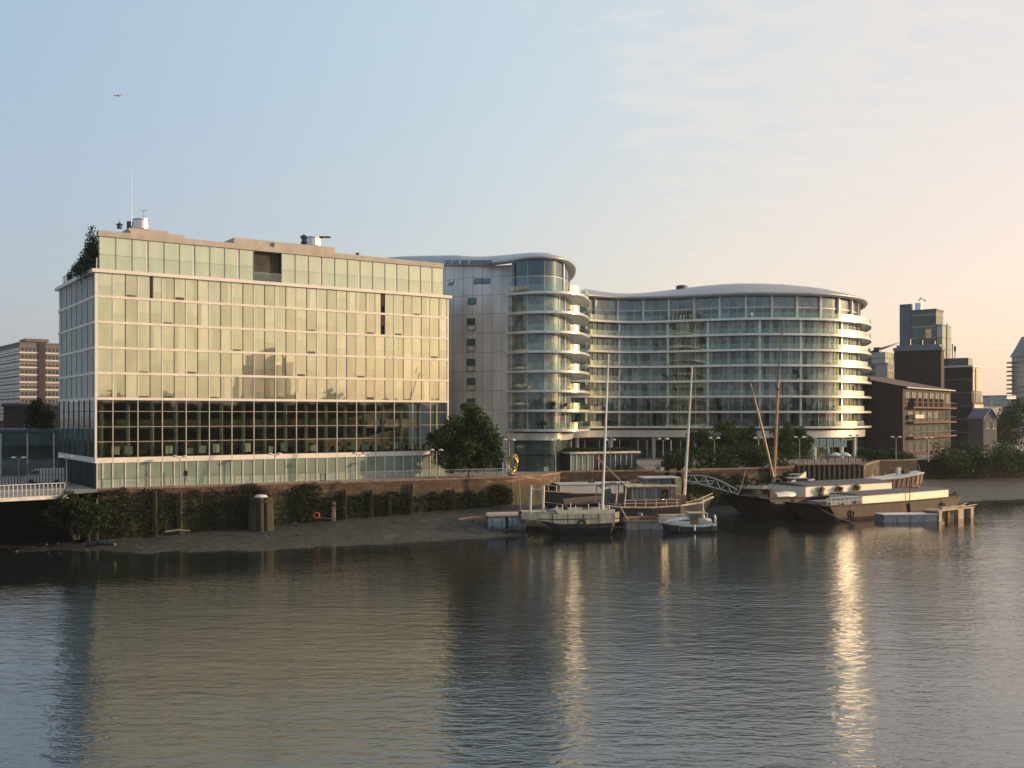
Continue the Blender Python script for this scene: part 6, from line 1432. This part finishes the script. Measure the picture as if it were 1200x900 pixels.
def mirrored_tower():
    c=mirror(318,430); f=frame(c.x,c.y,math.atan2(e.y,e.x)); t=thing('riverside_tower','dark domed riverside tower seen mirrored in the middle of the gold office front','tower',(c.x,c.y,5.6)); 
    q=MB(f); q.box(-8,8,0,14,5.6,PZ(428,430)); q.build('wall',m_brick,t)
    q=MB(f); q.lathe(0,7,[(7,PZ(428,430)+.01),(6.5,PZ(422,430)),(4,PZ(416,430)),(1,PZ(413,430))],14); q.build('dome',m_dkst,t)
mirrored_tower()

# ------------------------------------------------------------------ evening haze
def haze():
    m=bpy.data.materials.new('haze'); m.use_nodes=True; nt=m.node_tree; nt.nodes.remove(nt.nodes['Principled BSDF'])
    v=nt.nodes.new('ShaderNodeVolumePrincipled'); v.inputs['Color'].default_value=(.86,.87,.9,1); v.inputs['Density'].default_value=.00011; v.inputs['Anisotropy'].default_value=.2
    nt.links.new(v.outputs[0],nt.nodes['Material Output'].inputs['Volume'])
    q=MB(); q.box(-2520,2520,-1520,2520,-1.5,74); o=q.build('haze',m); o['kind']='stuff'; o['label']='thin evening haze filling the air over the river'; o['category']='haze'
haze()

# ------------------------------------------------------------------ small gear on and around the boats
def crate(p,label,sz,m,rz):
    t=thing('crate',label,'crate',p,'crates and boxes on the boats'); x,y,z=p
    q=MB(); q.box(x-sz,x+sz,y-sz*.7,y+sz*.7,z,z+sz*1.1); q.build('box',m,t); q=MB(); q.box(x-sz*1.06,x+sz*1.06,y-sz*.76,y+sz*.76,z+sz*1.1+.003,z+sz*1.1+.06); q.build('lid',m_dkst,t); t.rotation_euler[2]=rz
crate(fB(29.2,-1.0,2.35),'rusty box on the stern of the rusty brown barge',.5,m_rust,.6)
crate(fA(1.5,1.0,2.95),'dark box on the foredeck of the dark barge behind its dinghy',.55,m_wood,.5)
crate(fA(4.4,-1.2,2.9),'wooden box right before the cream hatch of the dark barge',.5,m_wood2,.5)
q0=frame(PX(641,126.5),125.6,R(7))
crate(q0(5.0,.4,2.6),'grey box amidships on the cream landing craft',.45,m_blueg,.2)
crate(q0(7.8,-.8,2.65),'brown box at the mast foot of the cream landing craft',.35,m_wood,.1)
def rope(a,b,sag,label):
    a,b=Vector(a),Vector(b); t=thing('mooring_rope',label,'rope',a); q=MB(); q.tube([(a+(b-a)*k/10-Vector((0,0,sag*math.sin(math.pi*k/10))))[:] for k in range(11)],.035,5); q.build('rope',m_pale,t)
rope(q0(-3.2,0,2.7),(1.0,139.2,6.0),.7,'slack rope from the landing craft bow up to the wall corner')
rope(fA(-2.5,1,3.1),(36,158,6),.6,'mooring rope from the dark barge bow up to the bank')
rope(fB(30.5,1,2.3),(74,186.5,5.6),1.6,'long mooring rope from the rusty barge stern to the algae-covered wall')
rope(fB(-2.8,-1.5,2.5),fB(1.5,-5.5,-.1),.3,'rope hanging from the rusty barge bow into the water')
def hanging_tyre(f,x,y,z,label):
    c=Vector(f(x,y,z)); t=thing('tyre_fender',label,'tyre',c,'tyres hung along the barge sides'); q=MB(); d=Vector(f(x+1,y,z))-c
    q.tube([(c+d*.38*math.cos(k*math.pi/7)+Vector((0,0,.38*math.sin(k*math.pi/7))))[:] for k in range(15)],.13,7,cap=False); q.build('tyre',m_tyre,t); q=MB(); q.tube([(c+Vector((0,0,.4)))[:],(c+Vector((0,0,1.1)))[:]],.025,4); q.build('line',m_pale,t)
hanging_tyre(fB,3.2,-3.5,1.0,'tyre hung on the rusty barge side near its bow')
hanging_tyre(fB,25.5,-3.5,1.0,'tyre hung on the rusty barge side near its stern')
hanging_tyre(fA,3.5,-4.4,1.4,'tyre hung on the dark barge side near its bow')

# deck clutter
def oil_drum(p,label,m,r=.3,h=.85):
    t=thing('oil_drum',label,'drum',p,'drums on the boats'); x,y,z=p
    q=MB(); q.lathe(x,y,[(r,z),(r,z+h*.33),(r*1.05,z+h*.35),(r,z+h*.37),(r,z+h*.64),(r*1.05,z+h*.66),(r,z+h*.68),(r,z+h)],12); q.build('drum',m,t)
    q=MB(); q.lathe(x+r*.4,y,[(.06,z+h+.002),(.06,z+h+.05)],7); q.build('bung',m_dkst,t)
def rope_coil(p,label):
    t=thing('rope_coil',label,'rope coil',p,'coiled ropes on deck'); x,y,z=p; q=MB()
    q.tube([(x+(.2+.05*math.sin(k*1.7))*math.cos(k*.6),y+(.2+.05*math.cos(k*1.3))*math.sin(k*.6),z+.03+.006*k) for k in range(40)],.035,5); q.build('coil',m_pale,t)
def bundle(p,label,m,L,a):
    t=thing('tarpaulin_bundle',label,'tarpaulin',p,'rolled tarpaulins on the boats'); x,y,z=p; d=Vector((math.cos(a),math.sin(a),0)); q=MB()
    q.tube([(Vector((x,y,z+.22))+d*L*(k/6-.5)+Vector((0,0,.05*math.sin(k*2.3))))[:] for k in range(7)],[.08,.2,.24,.2,.25,.19,.08],8); q.build('roll',m,t)
    for u in (-.25,.25): q=MB(); c=Vector((x,y,z+.22))+d*L*u; q.tube([(c-d*.03)[:],(c+d*.03)[:]],.26,9); q.build('lashing',m_pale,t)
hb=frame(PX(705,136),134.8,R(9))
oil_drum(hb(11.9,-.3,3.1),'rusty drum on the houseboat foredeck beside its mast',m_rust)
oil_drum(fA(4.8,1.6,2.8),'blue-grey drum before the cream hatch of the dark barge',m_blueg)
oil_drum(fB(29.0,1.2,2.2),'black drum on the stern of the rusty brown barge',m_black)
oil_drum(q0(2.4,.9,2.55),'rusty drum amidships on the cream landing craft',m_rust)
rope_coil(fB(3.2,-2.2,2.08),'coil of pale rope on the foredeck of the rusty barge'); rope_coil(fA(5.2,-2.6,2.75),'coil of pale rope on the dark barge just before its cream hatch'); rope_coil(hb(12.6,.1,3.25),'coil of pale rope at the houseboat bow')
bundle(hb(4.4,-.3,5.6),'dark rolled tarpaulin lying on the houseboat cabin roof',m_wood,1.9,.3)
bundle(fA(11,-.4,4.64),'grey rolled tarpaulin on the near end of the grey hatch cover of the dark barge',m_blueg,2.6,.9)
bundle(fB(24,.3,3.43),'brown rolled tarpaulin on the stern end of the rusty barge hatch cover',m_wood,2.2,.4)
for x,lab in ((3.4,'left chimney pipe on the houseboat cabin roof'),(9.1,'right chimney pipe on the houseboat cabin roof, by the wheelhouse')):
    p=hb(x,.9,5.4); t=thing('stove_pipe',lab,'stove pipe',p); q=MB(); q.tube([p,(p[0],p[1],p[2]+.9)],.08,7); q.build('pipe',m_dkst,t); q=MB(); q.lathe(p[0],p[1],[(.16,p[2]+.95),(.03,p[2]+1.08)],8); q.build('cowl',m_dkst,t)

rf=frame(PX(733,131),130.2,R(7))
random.seed(303)
for i,(x,y,lab,m) in enumerate(((.9,.9,'stack of pale planks on the left of the grey pontoon before the houseboat',m_pale),(3.3,1.2,'stack of dark planks in the middle of the grey pontoon before the houseboat',m_wood))):
    p=rf(x,y,1.13); t=thing('plank_stack',lab,'planks',p,'stacks of planks on the pontoon')
    for k in range(4):
        f=frame(p[0],p[1],R(7)+rnd(-.12,.12)); q=MB(f); q.box(-1.1+rnd(-.2,.2),1.1+rnd(-.2,.2),-.28+.1*(k%2),.2+.1*(k%2),p[2]+.002+k*.11,p[2]+.1+k*.11); q.build('plank',m,t)
oil_drum(rf(2.2,1.4,1.13),'blue-grey drum standing on the grey pontoon between the plank stacks',m_blueg)
rope_coil(rf(4.2,.5,1.13),'coil of pale rope on the grey pontoon by the cruiser bow')
